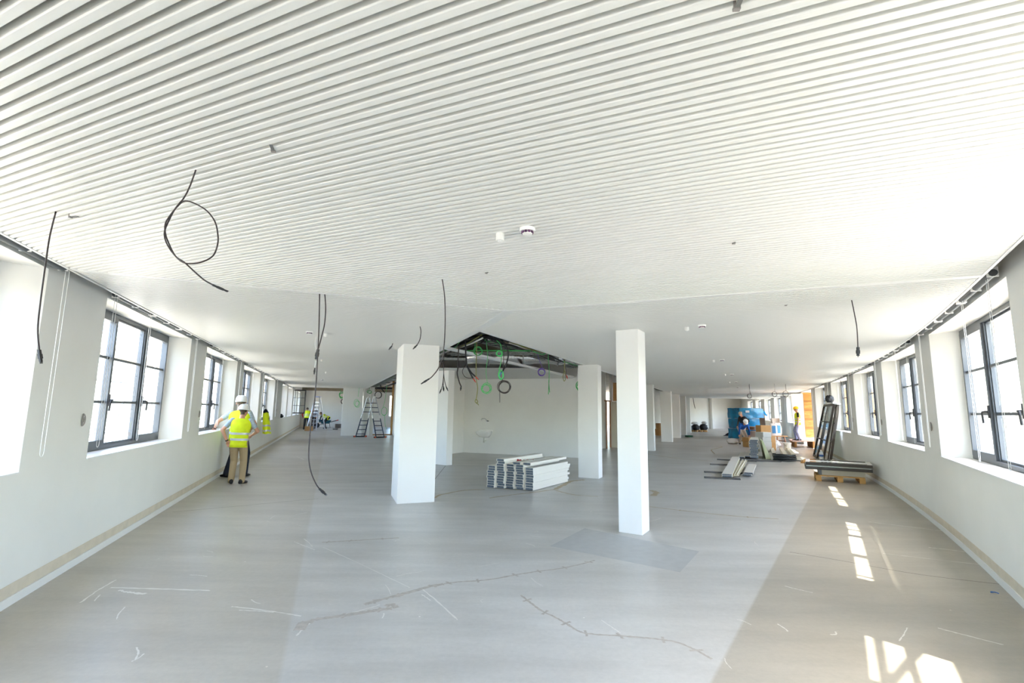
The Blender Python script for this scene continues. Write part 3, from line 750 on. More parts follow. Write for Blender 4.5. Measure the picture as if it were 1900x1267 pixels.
pipe([RP(.6, .08, 2.93), RP(5, .08, 2.93), RP(10.5, .08, 2.93), RP(20, .08, 2.93)], .022, 'black pipe hugging the right ceiling edge')
pipe([RP(.8, .16, 2.97), RP(5, .15, 2.98), RP(14, .15, 2.98)], .018, 'brass coloured pipe along the right ceiling edge', mat('brass pipe', srgb(180, 140, 60), 0.4, metal=0.7))
pipe([LPp(9, .1, 2.95), LPp(15, .12, 2.93), LPp(24, .1, 2.95)], .03, 'black pipe along the left ceiling edge above the ladder')
pipe([LPp(10.5, 1.1, 2.98), LPp(14, 1.1, 2.95), LPp(25, 1.1, 2.98)], .045, 'black pipe deeper in the ceiling above the ladder')
pipe([(-1.15, 10.4, 2.88), (-.6, 10.3, 2.885), (.4, 10.2, 2.88)], .012, 'thin green conduit across the open ceiling', GREEN, 'green_conduit')
pipe([RP(3, .3, 2.86), RP(3.6, .3, 2.86), RP(3.62, .2, 2.95)], .012, 'short green conduit by the right ceiling edge', GREEN, 'green_conduit')
pipe([RP(5.2, .35, 2.86), RP(6.6, .3, 2.86), RP(6.62, .18, 2.95)], .012, 'green conduit above the violet coil', GREEN, 'green_conduit')
# ladder trays
def tray(a, b, label):
    a, b = Vector(a), Vector(b); d = (b - a).normalized(); x = Vector((d.y, -d.x, 0)) * .15; root = tag(empty('cable_tray', a), label, 'cable tray', 'cable trays in the open ceiling')
    for s in (-1, 1): MB().bar(a + x * s, b + x * s, .006, .05).build('rail', GALV, root, off=a)
    n = int((b - a).length / .25)
    rm = MB().bar(-x, x, .025, .01).mesh('rung', GALV)
    for i in range(1, n): p = d * (.25 * i); inst(rm, 'rung', root, (p.x, p.y, -.015))
    for q in range(4): MB().tube([a + x * (.5 * (q - 1.5)) + Vector((0, 0, .01)), b + x * (.5 * (q - 1.4)) + Vector((0, 0, .012))], .012, 6).build('cable', (PIPEB, CABLE, GREEN, WCAB)[q], root, off=a)
tray((-1.5, 11.6, 2.94), (1.3, 11.0, 2.94), 'cable tray crossing the open ceiling before the foil duct')
tray(RP(2.0, .95, 2.98), RP(8.5, .95, 2.98), 'cable tray running beside the right duct')
tray(LPp(10, .3, 2.92), LPp(24, .3, 2.92), 'cable tray above the tall ladder')
tray(RP(12.5, .2, 2.92), RP(32, .2, 2.92), 'cable tray behind the far right columns')
# plasterboard soffit over the basin, white rail, steel strut
po = MB(); po.prism([(-2.9, 14.25), (.72, 13.85), (2.25, 17.45), (2.2, 17.86), (-1.84, 19.43), (-3.2, 18)], 2.815, 2.83); struct(po.build('ceiling', GYPS), 'grey plasterboard soffit above the wash basin', 'ceiling')
rl = MB(); rl.bar((-1.40, 9.30, 2.835), (2.17, 17.42, 2.835), .10, .05); tag(rl.build('ceiling_rail', TRIMW, off=(-1.4, 9.3, 2.835)), 'white metal rail slanting across the open ceiling', 'rail')
st_ = MB(); st_.bar((-1.62, 10.3, 2.70), (-.98, 10.75, 2.74), .05, .05); tag(st_.build('steel_strut', GALV, off=(-1.6, 10.3, 2.7)), 'short steel strut beside the broad column', 'strut')
jb = tag(empty('junction_box', (-.46, 8.6, 3.16)), 'red junction box near the apex of the open ceiling', 'junction box'); MB().box((0, 0, 0), (.12, .08, .05)).build('housing', REDP, jb); MB().box((0, 0, -.03), (.09, .05, .012)).build('lid', REDP, jb)
jb = tag(empty('junction_box', (-1.12, 9.4, 2.98)), 'orange junction box under the left ceiling edge', 'junction box'); MB().box((0, 0, 0), (.07, .05, .06)).build('housing', REDP, jb); MB().box((0, 0, -.035), (.05, .04, .012)).build('lid', REDP, jb)
GV = 'cables of the open ceiling'
def branch(paths, label, m=CABLE, r=.009, tips=True, tm=None, group=GV, name='hanging_cable'):
    o = Vector(paths[0][0]); root = tag(empty(name, o), label, 'cable', group)
    for p in paths:
        p = [Vector(q) for q in p]; body = p[:-1] if tips else p
        if len(body) < 2: body = [p[0], (p[0] + p[-1]) / 2]
        MB().tube(spline(body, 6), r, 6).build('lead', m, root, smooth=True, off=o)
        if tips:
            mb = MB(); plug(mb, body[-1], p[-1] - body[-1], .08, .024); mb.build('plug', tm or PLUGM, root, off=o)
    return root
def up(p, z=2.95): return (p[0], p[1], z)
branch([[(-1.332, 9.6, 2.95), (-1.332, 9.6, 2.613), (-1.334, 9.6, 2.462), (-1.327, 9.6, 2.337), (-1.341, 9.6, 2.126), (-1.365, 9.6, 2.03), (-1.38, 9.6, 1.989)], [(-1.327, 9.6, 2.337), (-1.305, 9.6, 2.19), (-1.27, 9.6, 2.08), (-1.251, 9.6, 2.04)], [(-1.327, 9.6, 2.337), (-1.33, 9.6, 2.151), (-1.325, 9.6, 2.08), (-1.32, 9.6, 2.033)]], 'dark cable splitting into three plugs right of the broad column', r=.007)
branch([[(-1.06, 9.8, 2.97), (-1.075, 9.8, 2.74), (-1.074, 9.8, 2.483), (-1.083, 9.8, 2.355), (-1.041, 9.8, 2.191), (-1.0, 9.8, 2.102), (-1.007, 9.8, 2.027)]], 'dark cable with stacked plug before the cream return wall', r=.012)
branch([[(-.9, 9.3, 2.98), (-0.885, 9.3, 2.858), (-0.874, 9.3, 2.662), (-0.845, 9.3, 2.467), (-0.78, 9.3, 2.323), (-0.724, 9.3, 2.227), (-0.703, 9.3, 2.197)], [(-0.845, 9.3, 2.467), (-0.769, 9.3, 2.347), (-0.682, 9.3, 2.264), (-0.627, 9.3, 2.213)]], 'thick black cable forking into a red and a blue plug', PIPEB, .014, tm=REDP)
branch([[(-0.876, 9.3, 2.62), (-0.876, 9.3, 2.491), (-0.933, 9.3, 2.369), (-0.888, 9.3, 2.267), (-0.815, 9.3, 2.235), (-0.748, 9.3, 2.241)]], 'thin black cable curling below the forked cable', r=.006, tips=False)
branch([[(-.69, 9.5, 3.0), (-0.688, 9.5, 2.661), (-0.688, 9.5, 2.401), (-0.673, 9.5, 2.191), (-0.649, 9.5, 2.056), (-0.664, 9.5, 1.909), (-0.675, 9.5, 1.848), (-0.692, 9.5, 1.799), (-0.648, 9.5, 1.763), (-0.623, 9.5, 1.733)], [(-.675, 9.5, 1.848), (-0.64, 9.49, 1.80), (-0.667, 9.5, 1.76)]], 'olive cable with a knotted end over the partition', OLIVE, .008, tips=False)
def coil(stem, c, r, label, m, rc=.005, turns=3, spread=.012, ax=(1, 0, 0), k=1.0, tail=None):
    o = Vector(stem[0]); root = tag(empty('cable_coil', o), label, 'cable coil', 'cable coils of the open ceiling')
    MB().tube(spline(stem, 6), rc, 6).build('stem', m, root, smooth=True, off=o)
    rnd = random.Random(sum(map(ord, label)))
    for t in range(turns):
        cc = Vector(c) + Vector((rnd.uniform(-1, 1), rnd.uniform(-1, 1), rnd.uniform(-1, 1))) * spread
        MB().tube(ring(cc, r * (1 + rnd.uniform(-.08, .08)), 24, ax=ax, k=k)[:-1], rc, 6, closed=True).build('turn', m, root, smooth=True, off=o)
    if tail: MB().tube(spline(tail, 6), rc, 6).build('tail', m, root, smooth=True, off=o)
coil([(-.50, 9.5, 3.02), (-0.494, 9.5, 2.914), (-0.471, 9.5, 2.664), (-0.491, 9.5, 2.465), (-0.491, 9.5, 2.317), (-0.461, 9.5, 2.15)], (-.48, 9.5, 2.06), .084, 'light green cable coil hanging lowest over the partition', GRN2, .0045, 5, .022)
coil([(-.73, 9.7, 3.0), (-.74, 9.7, 2.88)], (-.673, 9.7, 2.798), .082, 'green cable coil high behind the white rail', GREEN, .006, 4, .012)
coil([(-0.286, 9.0, 2.92), (-0.214, 9.0, 2.85), (-0.195, 9.0, 2.745)], (-.229, 9.0, 2.679), .052, 'small bright green coil in mid air', GRN2, .006, 6, .01, tail=[(-0.188, 9.0, 2.686), (-0.197, 9.0, 2.52), (-0.23, 9.0, 2.378)])
coil([(-0.23, 9.0, 2.40), (-.235, 9, 2.36)], (-.197, 9.0, 2.285), .055, 'narrow bright green coil above the black cable coil', GRN2, .006, 5, .01, ax=(.72, 0, -.30), k=1.35)
branch([[(-.26, 9.0, 2.99), (-0.192, 9.0, 2.911), (-0.108, 9.0, 2.817), (-0.064, 9.0, 2.664), (-0.092, 9.0, 2.51), (-0.148, 9.0, 2.38), (-0.185, 9, 2.33), (-0.205, 9.0, 2.297)]], 'thick black cable bowing right with a blue tipped plug', PIPEB, .013, tm=BLUP)
coil([(-.14, 9.0, 2.98), (-0.143, 9.0, 2.805), (-0.151, 9.0, 2.544), (-0.163, 9.0, 2.216), (-0.2, 9.0, 2.11)], (-.132, 9.0, 2.062), .108, 'black cable coil over the middle of the partition', CABLE, .006, 5, .014, tail=[(-0.225, 9.0, 2.04), (-0.211, 9.0, 1.959), (-0.208, 9.0, 1.78)])
coil([(.53, 10.5, 2.95), (0.566, 10.5, 2.789), (0.626, 10.5, 2.635), (0.668, 10.5, 2.529)], (.646, 10.5, 2.457), .074, 'violet cable coil below the right ceiling edge', PURP, .005, 5, .012)
branch([[(.79, 10.6, 2.95), (0.794, 10.6, 2.731), (0.812, 10.6, 2.515), (0.807, 10.6, 2.217), (0.796, 10.6, 1.992)], [(.807, 10.6, 2.3), (0.807, 10.6, 2.217), (0.823, 10.6, 2.033)]], 'straight green cable with split end right of the violet coil', GREEN, .007, tips=False)
branch([[(1.22, 11.3, 2.95), (1.223, 11.3, 2.743), (1.21, 11.3, 2.564), (1.184, 11.3, 2.411), (1.21, 11.3, 2.322), (1.242, 11.3, 2.386), (1.223, 11.3, 2.564)]], 'olive cable loop near the right rear column', OLIVE, .007, tips=False)
branch([[(1.23, 11.3, 2.95), (1.229, 11.3, 2.769), (1.255, 11.3, 2.565), (1.261, 11.3, 2.46), (1.28, 11.3, 2.399)]], 'thin cable with a red plug near the right rear column', CABLE, .006, tm=REDP)
coil([(2.15, 14.6, 2.95), (2.12, 14.6, 2.6)], (2.1, 14.6, 2.36), .14, 'mixed cable coil half hidden behind the right rear column', GREEN, .009, 4, .04)
for k in range(7):
    a = R(20 + 20 * k); x0 = -.52 + .02 * k
    branch([[(x0, 7.75, 3.5), (x0 - .1 + .06 * k, 8.1 + .05 * k, 3.15 + .03 * (k % 3)), (x0 - .3 + .16 * k, 8.5 + .06 * k, 3.02)]], 'thin black wire, %s of the fan at the apex of the open ceiling' % _ord[k], CABLE, .008, tips=False, group='fan of wires at the apex')
rnd = random.Random(21)
CLUT = [PIPEB, CABLE, GREEN, OLIVE, WCAB, PIPEB]
for sd_ in (0, 1):
    f = RP if sd_ else LPp; o = f(1.0, .3, 2.95); root = tag(empty('wire_bundle', o), 'bundle of sagging wires along the %s edge of the open ceiling' % ('left', 'right')[sd_], 'wires')
    for k in range(8):
        t0 = rnd.uniform(1.0, 2.4); i0 = .12 + .09 * k; pts = []
        for j in range(6): pts.append(f(t0 + j * rnd.uniform(.9, 1.1), i0 + rnd.uniform(-.05, .05), 2.955 + .045 * math.sin(j * 1.3 + k)))
        MB().tube(spline(pts, 6), rnd.choice([.008, .012, .016]), 6).build('wire', CLUT[k % 6], root, smooth=True, off=o)
# left void cables by the ladder
coil([(-8.1, 29.5, 3.0), (-8.05, 29.5, 2.7)], (-7.95, 29.5, 2.42), .2, 'black cable coil hanging right of the tall ladder', CABLE, .016, 2, .02)
coil([(-9.0, 29.2, 2.95), (-9.05, 29.2, 2.3)], (-9.1, 29.2, 1.9), .14, 'green cable coil hanging left of the tall ladder', GRN2, .008, 3, .05, k=1.4)
coil([(-8.55, 29.6, 2.95), (-8.5, 29.6, 2.75)], (-8.5, 29.6, 2.6), .12, 'green cable coil above the tall ladder', GREEN, .01, 3, .04, k=.7)
coil([(-6.95, 27.5, 2.95), (-7.0, 27.5, 2.2), (-7.1, 27.5, 1.7)], (-7.0, 27.5, 1.5), .16, 'long light green cable with a loop beside the broad column', GRN2, .009, 2, .03, k=1.5, tail=[(-7.0, 27.5, 1.25), (-6.95, 27.5, .8), (-6.85, 27.5, .5)])
branch([[(-7.6, 28.6, 3.0), (-7.55, 28.6, 2.8), (-7.35, 28.6, 2.55), (-7.2, 28.6, 2.4)]], 'black cable with plug above the tall ladder', PIPEB, .025)
coil([(-13.9, 40.0, 3.1), (-13.8, 40.0, 2.9)], (-13.7, 40.0, 2.65), .22, 'dense green cable coil over the far stepladder', GREEN, .018, 5, .06)
coil([(-13.6, 40.0, 2.4), (-13.6, 40.0, 2.3)], (-13.55, 40.0, 2.15), .2, 'black cable ring below the far green coil', CABLE, .025, 2, .02)
coil([(13.9, 43.0, 3.0), (13.95, 43.0, 2.9)], (14.6, 43.0, 2.72), .25, 'green cable tangle at the far end of the right ceiling', GREEN, .03, 5, .12, ax=(1.6, 0, 0), k=.5)
for k, (x, zb) in enumerate([(14.0, 1.9), (15.1, 1.9), (15.9, 1.85)]):
    branch([[(x, 43.2, 2.9), (x + .05, 43.2, 2.5), (x - .1 + .12 * k, 43.2, zb + .2), (x - .1 + .15 * k, 43.2, zb)]], 'dark cable at the far end of the right wing, %s from the column' % _ord[k], CABLE, .022, group='far right hanging cables')
coil([(8.6, 31.5, 2.95), (8.6, 31.5, 2.6)], (8.65, 31.5, 2.38), .18, 'black cable loop between the far right columns', CABLE, .018, 2, .02, tail=[(8.7, 31.5, 2.2), (8.8, 31.5, 1.9), (8.95, 31.5, 1.65)])
# bulky silver duct and brown joists beyond the left ceiling
pipe([(-17, 40.6, 3.35), (-12, 42.3, 3.35), (-6, 44.4, 3.35)], .08, 'dark service pipe under the far left slab', PIPEB)
# ------------------------------------------------------------------ stack of ceiling panels by the broad column
PANW = mat('white panel lacquer', srgb(236, 231, 220), 0.45)
PANG = mat('blue grey panel end', srgb(112, 124, 138), 0.5, metal=0.2, var=0.25, scale=30)
def panel_mesh(L, w, h, name='ceiling_panel'):
    mb = MB(); x, y, z = w / 2, L, h; t = .006; d = .025
    # shell: top and sides wrap a recessed core, so the ends look open
    mb.box((0, y / 2, z - t / 2), (w, L, t)); mb.box((-x + t / 2, y / 2, (z - t) / 2), (t, L, z - t)); mb.box((x - t / 2, y / 2, (z - t) / 2), (t, L, z - t))
    mb.box((0, y / 2, (z - t) * .45), (w - 2 * t, L - 2 * d, (z - t) * .9), mi=1)
    mb.box((0, y / 2, t * 1.2), (w - 2 * t, L - d, t), mi=1); mb.box((0, y / 2, z * .55), (w - 2 * t, L - d * .6, t * .8), mi=1)
    return mb.mesh(name, [PANW, PANG])
PM = [panel_mesh(1.72, .192, .05), panel_mesh(1.78, .192, .05), panel_mesh(1.66, .192, .05)]
rnd = random.Random(3)
F0 = Vector((-0.42, 10.76, 0)); Fu = Vector((.945, -.325, 0)); Pv = Vector((.526, .85, 0)).normalized(); prz = math.atan2(Pv.y, Pv.x) - math.pi / 2
colw = ['leftmost', 'second', 'middle', 'fourth', 'rightmost']; NL = [9, 10, 10, 10, 9]; ordl = _ord
for c in range(5):
    for k in range(NL[c]):
        p = F0 + Fu * (.215 * c + rnd.uniform(-.012, .012)) + Pv * rnd.uniform(-.02, .03); z = .012 + k * .0505
        o = inst(PM[rnd.randrange(3)], 'ceiling_panel', None, (p.x, p.y, z), prz + R(rnd.uniform(-.5, .5)))
        tag(o, 'white metal ceiling panel, %s from the floor in the %s column of the big stack' % (ordl[k], colw[c]), 'panel', 'panels of the big stack')
for c, off, lab in [(1, .02, 'white metal ceiling panel lying on top of the second column'), (1, .0, 'topmost white metal ceiling panel of the big stack'), (2.55, .03, 'white metal ceiling panel across the top, left of the last one'), (3.5, .05, 'white metal ceiling panel across the top at the right')]:
    p = F0 + Fu * (.215 * c + off); lev = 10 if lab[:3] != 'top' else 11
    o = inst(PM[0], 'ceiling_panel', None, (p.x, p.y, .012 + lev * .0505), prz); tag(o, lab, 'panel', 'panels of the big stack')
bt = MB().box((.38, 10.75, .006), (1.0, .1, .012), rz=math.atan2(Fu.y, Fu.x)); 
REDC = mat('red cloth', srgb(205, 18, 40), 0.8)
cl = MB(); rows = []
cc = Vector((.32, 11.06, .52))
for i in range(15):
    row = []
    for j in range(11):
        u, v = (i / 14 - .5), (j / 10 - .5); q = noise.noise(Vector((i * .55, j * .6, 3.1)))
        row.append(cc + Vector((u * .36 + .03 * noise.noise(Vector((j * .5, i * .4, 9))), v * .22, .012 + .075 * abs(q) * (1 - abs(u) * .9) + .03 * math.sin(i * 1.9) ** 2 * (1 - abs(v) * 1.6 if abs(v) < .5 else 0))))
    rows.append(row)
cl.grid(rows); o = cl.build('red_cloth', REDC, smooth=True, off=cc); sm = o.modifiers.new('solid', 'SOLIDIFY'); sm.thickness = .006; tag(o, 'crumpled red cloth lying on the panel stack', 'cloth')

# ------------------------------------------------------------------ wash basin and tap on the partition
CER = mat('white ceramic', srgb(244, 244, 242), 0.15, coat=.5)
CHR = mat('chrome', srgb(190, 190, 195), 0.12, metal=1.0)
wd = Vector((4.06, -1.59, 0)).normalized(); wn = Vector((wd.y, -wd.x, 0))     # along wall, out of the wall towards the viewer
bs = Vector((-1.84, 19.44, 0)) + wd * .98 + wn * .02
root = tag(empty('wash_basin', (bs.x, bs.y, .62), math.atan2(wd.y, wd.x)), 'white ceramic wash basin mounted on the partition', 'basin')
def rr(w_, d_, z, n=24, back=.0):
    pts = []
    for i in range(n):
        q = 2 * math.pi * i / n; cx = math.copysign(abs(math.cos(q)) ** .45, math.cos(q)); sy = math.copysign(abs(math.sin(q)) ** .45, math.sin(q))
        pts.append(Vector((cx * w_ / 2, -d_ / 2 + sy * d_ / 2 - back, z)))
    return pts
mb = MB(); prof = [(.22, .16, -.02), (.34, .26, .0), (.50, .40, .10), (.56, .46, .20), (.56, .46, .215), (.50, .38, .215), (.44, .30, .12), (.30, .18, .07)]
mb.grid([list(p) for p in zip(*[rr(a, b, z) + rr(a, b, z)[:1] for a, b, z in prof])]); mb.add(rr(.30, .18, .07), [tuple(range(24))]); mb.add(rr(.22, .16, -.02), [tuple(range(24))])
mb.build('bowl', CER, root, smooth=True, angle=50)
MB().box((0, -.012, .22), (.56, .03, .08)).build('splash_back', CER, root, bevel=.008)
t = MB(); t.tube([(0, -.2, -.02), (0, -.2, -.12), (0, -.16, -.17), (0, -.1, -.15), (0, -.02, -.13)], .022, 10); t.tube([(0, -.2, -.1), (0, -.2, -.2)], .03, 10); t.build('waste_trap', mat('trap plastic', srgb(190, 190, 180), .5), root, smooth=True)
root = tag(empty('tap', (bs.x + wd.x * .05 + wn.x * .02, bs.y + wd.y * .05 + wn.y * .02, 1.22), math.atan2(wd.y, wd.x)), 'chrome wall tap above the wash basin', 'tap')
MB().lathe([(.03, 0), (.03, -.02), (.02, -.03)], 16, axis='Y').build('rosette', CHR, root, smooth=True, angle=35)
MB().tube(spline([(0, 0, 0), (0, -.08, 0), (-.02, -.1, .05), (-.06, -.14, .09), (-.14, -.2, .09), (-.16, -.22, .03)], 5), .014, 10).build('spout', CHR, root, smooth=True)
MB().tube([(.03, -.06, 0), (.09, -.08, .0)], .012, 8).build('lever', DARK, root)

# ------------------------------------------------------------------ timber door frame and leaf in the core
WOODD = mat('reddish timber', srgb(176, 124, 86), 0.6, var=.15, scale=4, stretch=(14, 14, 1))
DOORW = mat('door leaf', srgb(214, 208, 190), 0.6)
root = struct(empty('door_1', (4.3, 22.42, 0)), 'open timber door frame between the columns', 'door'); o = Vector((4.3, 22.42, 0)); fr = MB()
fr.bar((4.29, 22.36, 0), (4.29, 22.36, 2.15), .05, .16); fr.build('jamb', WOODD, root, off=o); fr = MB(); fr.bar((4.62, 23.15, 0), (4.62, 23.15, 2.15), .05, .16); fr.build('jamb', WOODD, root, off=o)
fr = MB(); fr.bar((4.29, 22.36, 2.12), (4.62, 23.15, 2.12), .16, .06); fr.build('head', WOODD, root, off=o)
fr = MB(); fr.bar((4.66, 23.0, 1.05), (5.6, 22.72, 1.05), .045, 2.08); lf = fr.build('leaf', DOORW, root, off=o)
fr = MB(); fr.tube([(5.45, 22.74, 1.02), (5.44, 22.66, 1.02), (5.33, 22.66, 1.02)], .012, 8); fr.build('handle', CHR, lf, off=o)
ob = MB(); ob.bar((4.75, 23.02, 2.55), (5.7, 22.75, 2.55), .03, .85); tag(ob.build('chipboard_sheet', OSB, off=(5.2, 22.9, 2.2)), 'raw chipboard sheet fixed above the open door leaf', 'board')

# ------------------------------------------------------------------ ladders
NAVY = mat('dark blue aluminium', srgb(58, 66, 86), 0.45, metal=.4)
ALU = mat('bare aluminium', srgb(190, 192, 198), 0.35, metal=.7)
ORNG = mat('orange plastic', srgb(215, 85, 45), 0.5)
root = tag(empty('folding_ladder', (-7.95, 28.2, 0)), 'tall dark blue A-frame folding ladder beside the wide pier', 'ladder'); o = Vector((-7.95, 28.2, 0))
ft = {(-1, 0): Vector((-8.76, 28.26, .05)), (-1, 1): Vector((-8.33, 28.46, .05)), (1, 0): Vector((-7.46, 27.72, .05)), (1, 1): Vector((-7.10, 28.05, .05))}
tp = {(-1, 0): Vector((-8.14, 28.0, 2.27)), (-1, 1): Vector((-7.86, 28.2, 2.27)), (1, 0): Vector((-8.02, 27.95, 2.27)), (1, 1): Vector((-7.72, 28.15, 2.27))}
for sd_ in (-1, 1):
    for e in (0, 1):
        a, b = ft[(sd_, e)], tp[(sd_, e)]; m = a.lerp(b, .5)
        MB().bar(a, m, .055, .03).build('stile', NAVY, root, off=o); MB().bar(m, b, .04, .025).build('stile', ALU, root, off=o)
        MB().bar(a.lerp(b, .46), a.lerp(b, .54), .09, .06).build('hinge', PLAST, root, off=o)
    for k in range(8):
        if k == 4: continue
        q = .06 + .112 * k; MB().bar(ft[(sd_, 0)].lerp(tp[(sd_, 0)], q), ft[(sd_, 1)].lerp(tp[(sd_, 1)], q), .03, .04).build('rung', NAVY, root, off=o)
    a, b = ft[(sd_, 0)], ft[(sd_, 1)]; d = (b - a).normalized(); st = MB().bar(a - d * .14, b + d * .14, .05, .07).build('stabiliser', DARK, root, off=o)
    for p, s_ in ((a, -1), (b, 1)): MB().bar(p + d * s_ * .02, p + d * s_ * .12, .06, .075).build('foot_cap', ORNG, st, off=o)
for e in (0, 1): MB().bar(tp[(-1, e)], tp[(1, e)], .07, .09).build('hinge', PLAST, root, off=o)
root = tag(empty('stepladder', (-14.5, 36.9, 0)), 'silver stepladder standing among the far left workers', 'ladder'); o = Vector((-14.5, 36.9, 0))
A, B, C_, D_ = Vector((-14.85, 36.2, 0)), Vector((-14.05, 36.0, 0)), Vector((-15.0, 37.9, 0)), Vector((-14.05, 37.7, 0)); T1, T2 = Vector((-14.62, 36.95, 2.42)), Vector((-14.25, 36.85, 2.42))
for p, t_ in ((A, T1), (B, T2), (C_, T1), (D_, T2)): MB().bar(p, t_, .07, .035).build('stile', ALU, root, off=o)
for k in range(8): q = .1 + .105 * k; MB().bar(A.lerp(T1, q), B.lerp(T2, q), .10, .03).build('tread', ALU, root, off=o)
MB().bar(A.lerp(T1, .44), D_.lerp(T2, .44), .03, .03).build('brace', ALU, root, off=o)
MB().bar(T1, T2, .3, .05).build('top_platform', mat('blue plastic', srgb(95, 120, 200), .5), root, off=o)

# ------------------------------------------------------------------ open sash far left
w9 = bpy.data.objects['window_9']; o = w9.location.copy(); sN = 35.25
P = lambda f, z: Lw(sN, f, z)
s = MB()
for f in (.22, -.72): s.bar(P(f, 1.22), P(f, 2.80), .06, .07)
for z in (1.25, 2.77): s.bar(P(.22, z), P(-.72, z), .06, .07)
so = s.build('open_sash', mat('black sash', srgb(45, 48, 52), .5), w9, off=o)
for z in (1.75, 2.26): MB().bar(P(.2, z), P(-.7, z), .025, .03).build('glazing_bar', ANTH, so, off=o)
for f in (-.1, -.41): MB().bar(P(f, 1.26), P(f, 2.76), .03, .025).build('glazing_bar', ANTH, so, off=o)
for i in range(3):
    for j in range(3):
        f0, z0 = .2 - .3 * (i + 1), 1.26 + .5 * j; g = MB(); g.add([P(f0, z0), P(f0 + .29, z0), P(f0 + .29, z0 + .49), P(f0, z0 + .49)], [(0, 1, 2, 3)]); g.build('pane', GLASS, so, off=o)

# ------------------------------------------------------------------ cartons helper and piles
CARD = mat('brown cardboard', srgb(192, 148, 94), 0.85, var=.06, scale=5)
CARDW = mat('white cardboard', srgb(226, 222, 212), 0.8, var=.03, scale=5)
TAPE = mat('packing tape', srgb(206, 182, 140), 0.4)
def carton(loc, size, rz, label, m=CARD, group=None, cat='box', name='carton'):
    root = tag(empty(name, loc, rz), label, cat, group); x, y, z = size
    MB().box((0, 0, z / 2), (x, y, z)).build('body', m, root, bevel=.006)
    for s_ in (-1, 1): MB().box((0, s_ * y / 4, z + .004), (x * .99, y / 2 - .006, .008)).build('flap', m, root)
    MB().box((0, 0, z + .009), (x * 1.0, .05, .003)).build('tape', TAPE if m == CARD else CARDW, root); return root
carton((-14.3, 35.3, 0), (.48, .34, .30), R(10), 'brown carton on the floor by the far stepladder')
ar = math.atan2(1, .44)      # axis of right wing
# dark battens on the floor with panels and profiles across
BATT = mat('dark rubber batten', srgb(92, 90, 88), .8, var=.2, scale=9)
for a, b, lab in [((4.95, 12.88), (5.75, 12.62), 'nearest'), ((5.40, 14.02), (6.6, 13.75), 'second'), ((6.40, 16.1), (7.35, 15.9), 'third'), ((7.30, 17.75), (8.45, 17.25), 'farthest')]:
    a3, b3 = Vector((*a, .016)), Vector((*b, .016)); tag(MB().bar(a3, b3, .16, .03).build('floor_batten', BATT, off=a3), 'dark grey batten on the floor under white panels, %s from the viewer' % lab, 'batten', 'dark battens on the floor')
dA_ = Vector((.447, .894, 0)); prA = math.atan2(dA_.y, dA_.x) - math.pi / 2
PL = panel_mesh(5.6, .235, .042); PS = panel_mesh(2.45, .21, .042)
for k in range(2): tag(inst(PL, 'ceiling_panel', None, (5.50, 12.80, .034 + .0425 * k), prA), 'long white panel on the floor battens, %s of two' % ('lower', 'upper')[k], 'panel', 'panels on the floor battens')
for k in range(2): tag(inst(PS, 'ceiling_panel', None, (6.17 + .02 * k, 13.15 - .05 * k, .034 + .05 * k), prA + R(-1.5)), 'short white panel right of the long ones, %s of two' % ('lower', 'upper')[k], 'panel', 'panels on the floor battens')
CREAM = mat('cream profile', srgb(226, 219, 198), .5)
for k in range(3):
    a3 = Vector((5.70 + .07 * k, 12.88 + .03 * k, .055)); b3 = a3 + dA_ * 4.7 + Vector((.06 * k, 0, 0)); mb = MB(); mb.bar(a3, b3, .05, .006); mb.bar(a3 + Vector((-.025, 0, .025)), b3 + Vector((-.025, 0, .025)), .006, .05)
    tag(mb.build('angle_profile', CREAM, off=a3), 'cream angle profile beside the long white panels, %s' % ('left one', 'middle one', 'right one')[k], 'profile', 'cream profiles on the battens')
# upright looking stack of grey panel ends and the neighbours
PG = panel_mesh(2.2, .27, .055); dR = dA_
for k in range(12):
    o = inst(PG, 'ceiling_panel', None, (8.84 + .02 * math.sin(k * 2.3), 18.2 + .03 * math.sin(k), .035 + .0555 * k), prA + R(1.2 * math.sin(k * 1.7)))
    tag(o, 'grey ended panel in the tall narrow stack, %s from the floor' % (ordl + ['twelfth'])[k], 'panel', 'tall narrow panel stack')
for k, (dx, lab) in enumerate([(8.40, 'left'), (8.62, 'right')]): tag(inst(PS, 'ceiling_panel', None, (dx, 18.25, .03 + .045 * k), prA), 'low white panel left of the tall narrow stack, %s one' % lab, 'panel', 'low panels by the tall stack')
bd = Vector((8.6, 17.55, .012)); tag(MB().box(bd, (1.5, .35, .024), rz=R(-8)).build('floor_batten', BATT, off=bd), 'dark board under the tall narrow stack', 'batten', 'dark battens on the floor')
GRNB = mat('pale green board', srgb(206, 212, 172), .6)
lb = MB(); lb.hexa([Vector(p) for p in [(9.24, 18.15, .01), (9.42, 18.12, .01), (10.05, 19.6, .01), (9.87, 19.63, .01), (9.10, 18.15, .66), (9.15, 18.12, .66), (9.83, 19.6, .66), (9.78, 19.63, .66)]]); tag(lb.build('leaning_board', GRNB, off=(9.3, 18.8, 0)), 'pale green board leaning against the tall narrow stack', 'board')
for k in range(4): carton((10.97 + .015 * (k % 2), 21.7, .004 + .21 * k), (.46, .42, .20), R(18 + 2 * (k % 2)), 'white carton behind the hose coil, %s from the floor' % ordl[k], CARDW, 'column of white cartons')
for k in range(2): carton((11.66, 22.6, .004 + .33 * k), (.40, .42, .32), R(20), 'brown carton right of the white column, %s' % ('lower one', 'upper one')[k], CARD, 'brown cartons right of the white column')
for k in range(2): carton((11.88 - .02 * k, 24.6, .004 + .24 * k), (.72, .45, .225), R(12 + 4 * k), 'brown carton in front of the bending worker, %s' % ('lower one', 'upper one')[k], CARD, 'brown cartons before the bending worker')
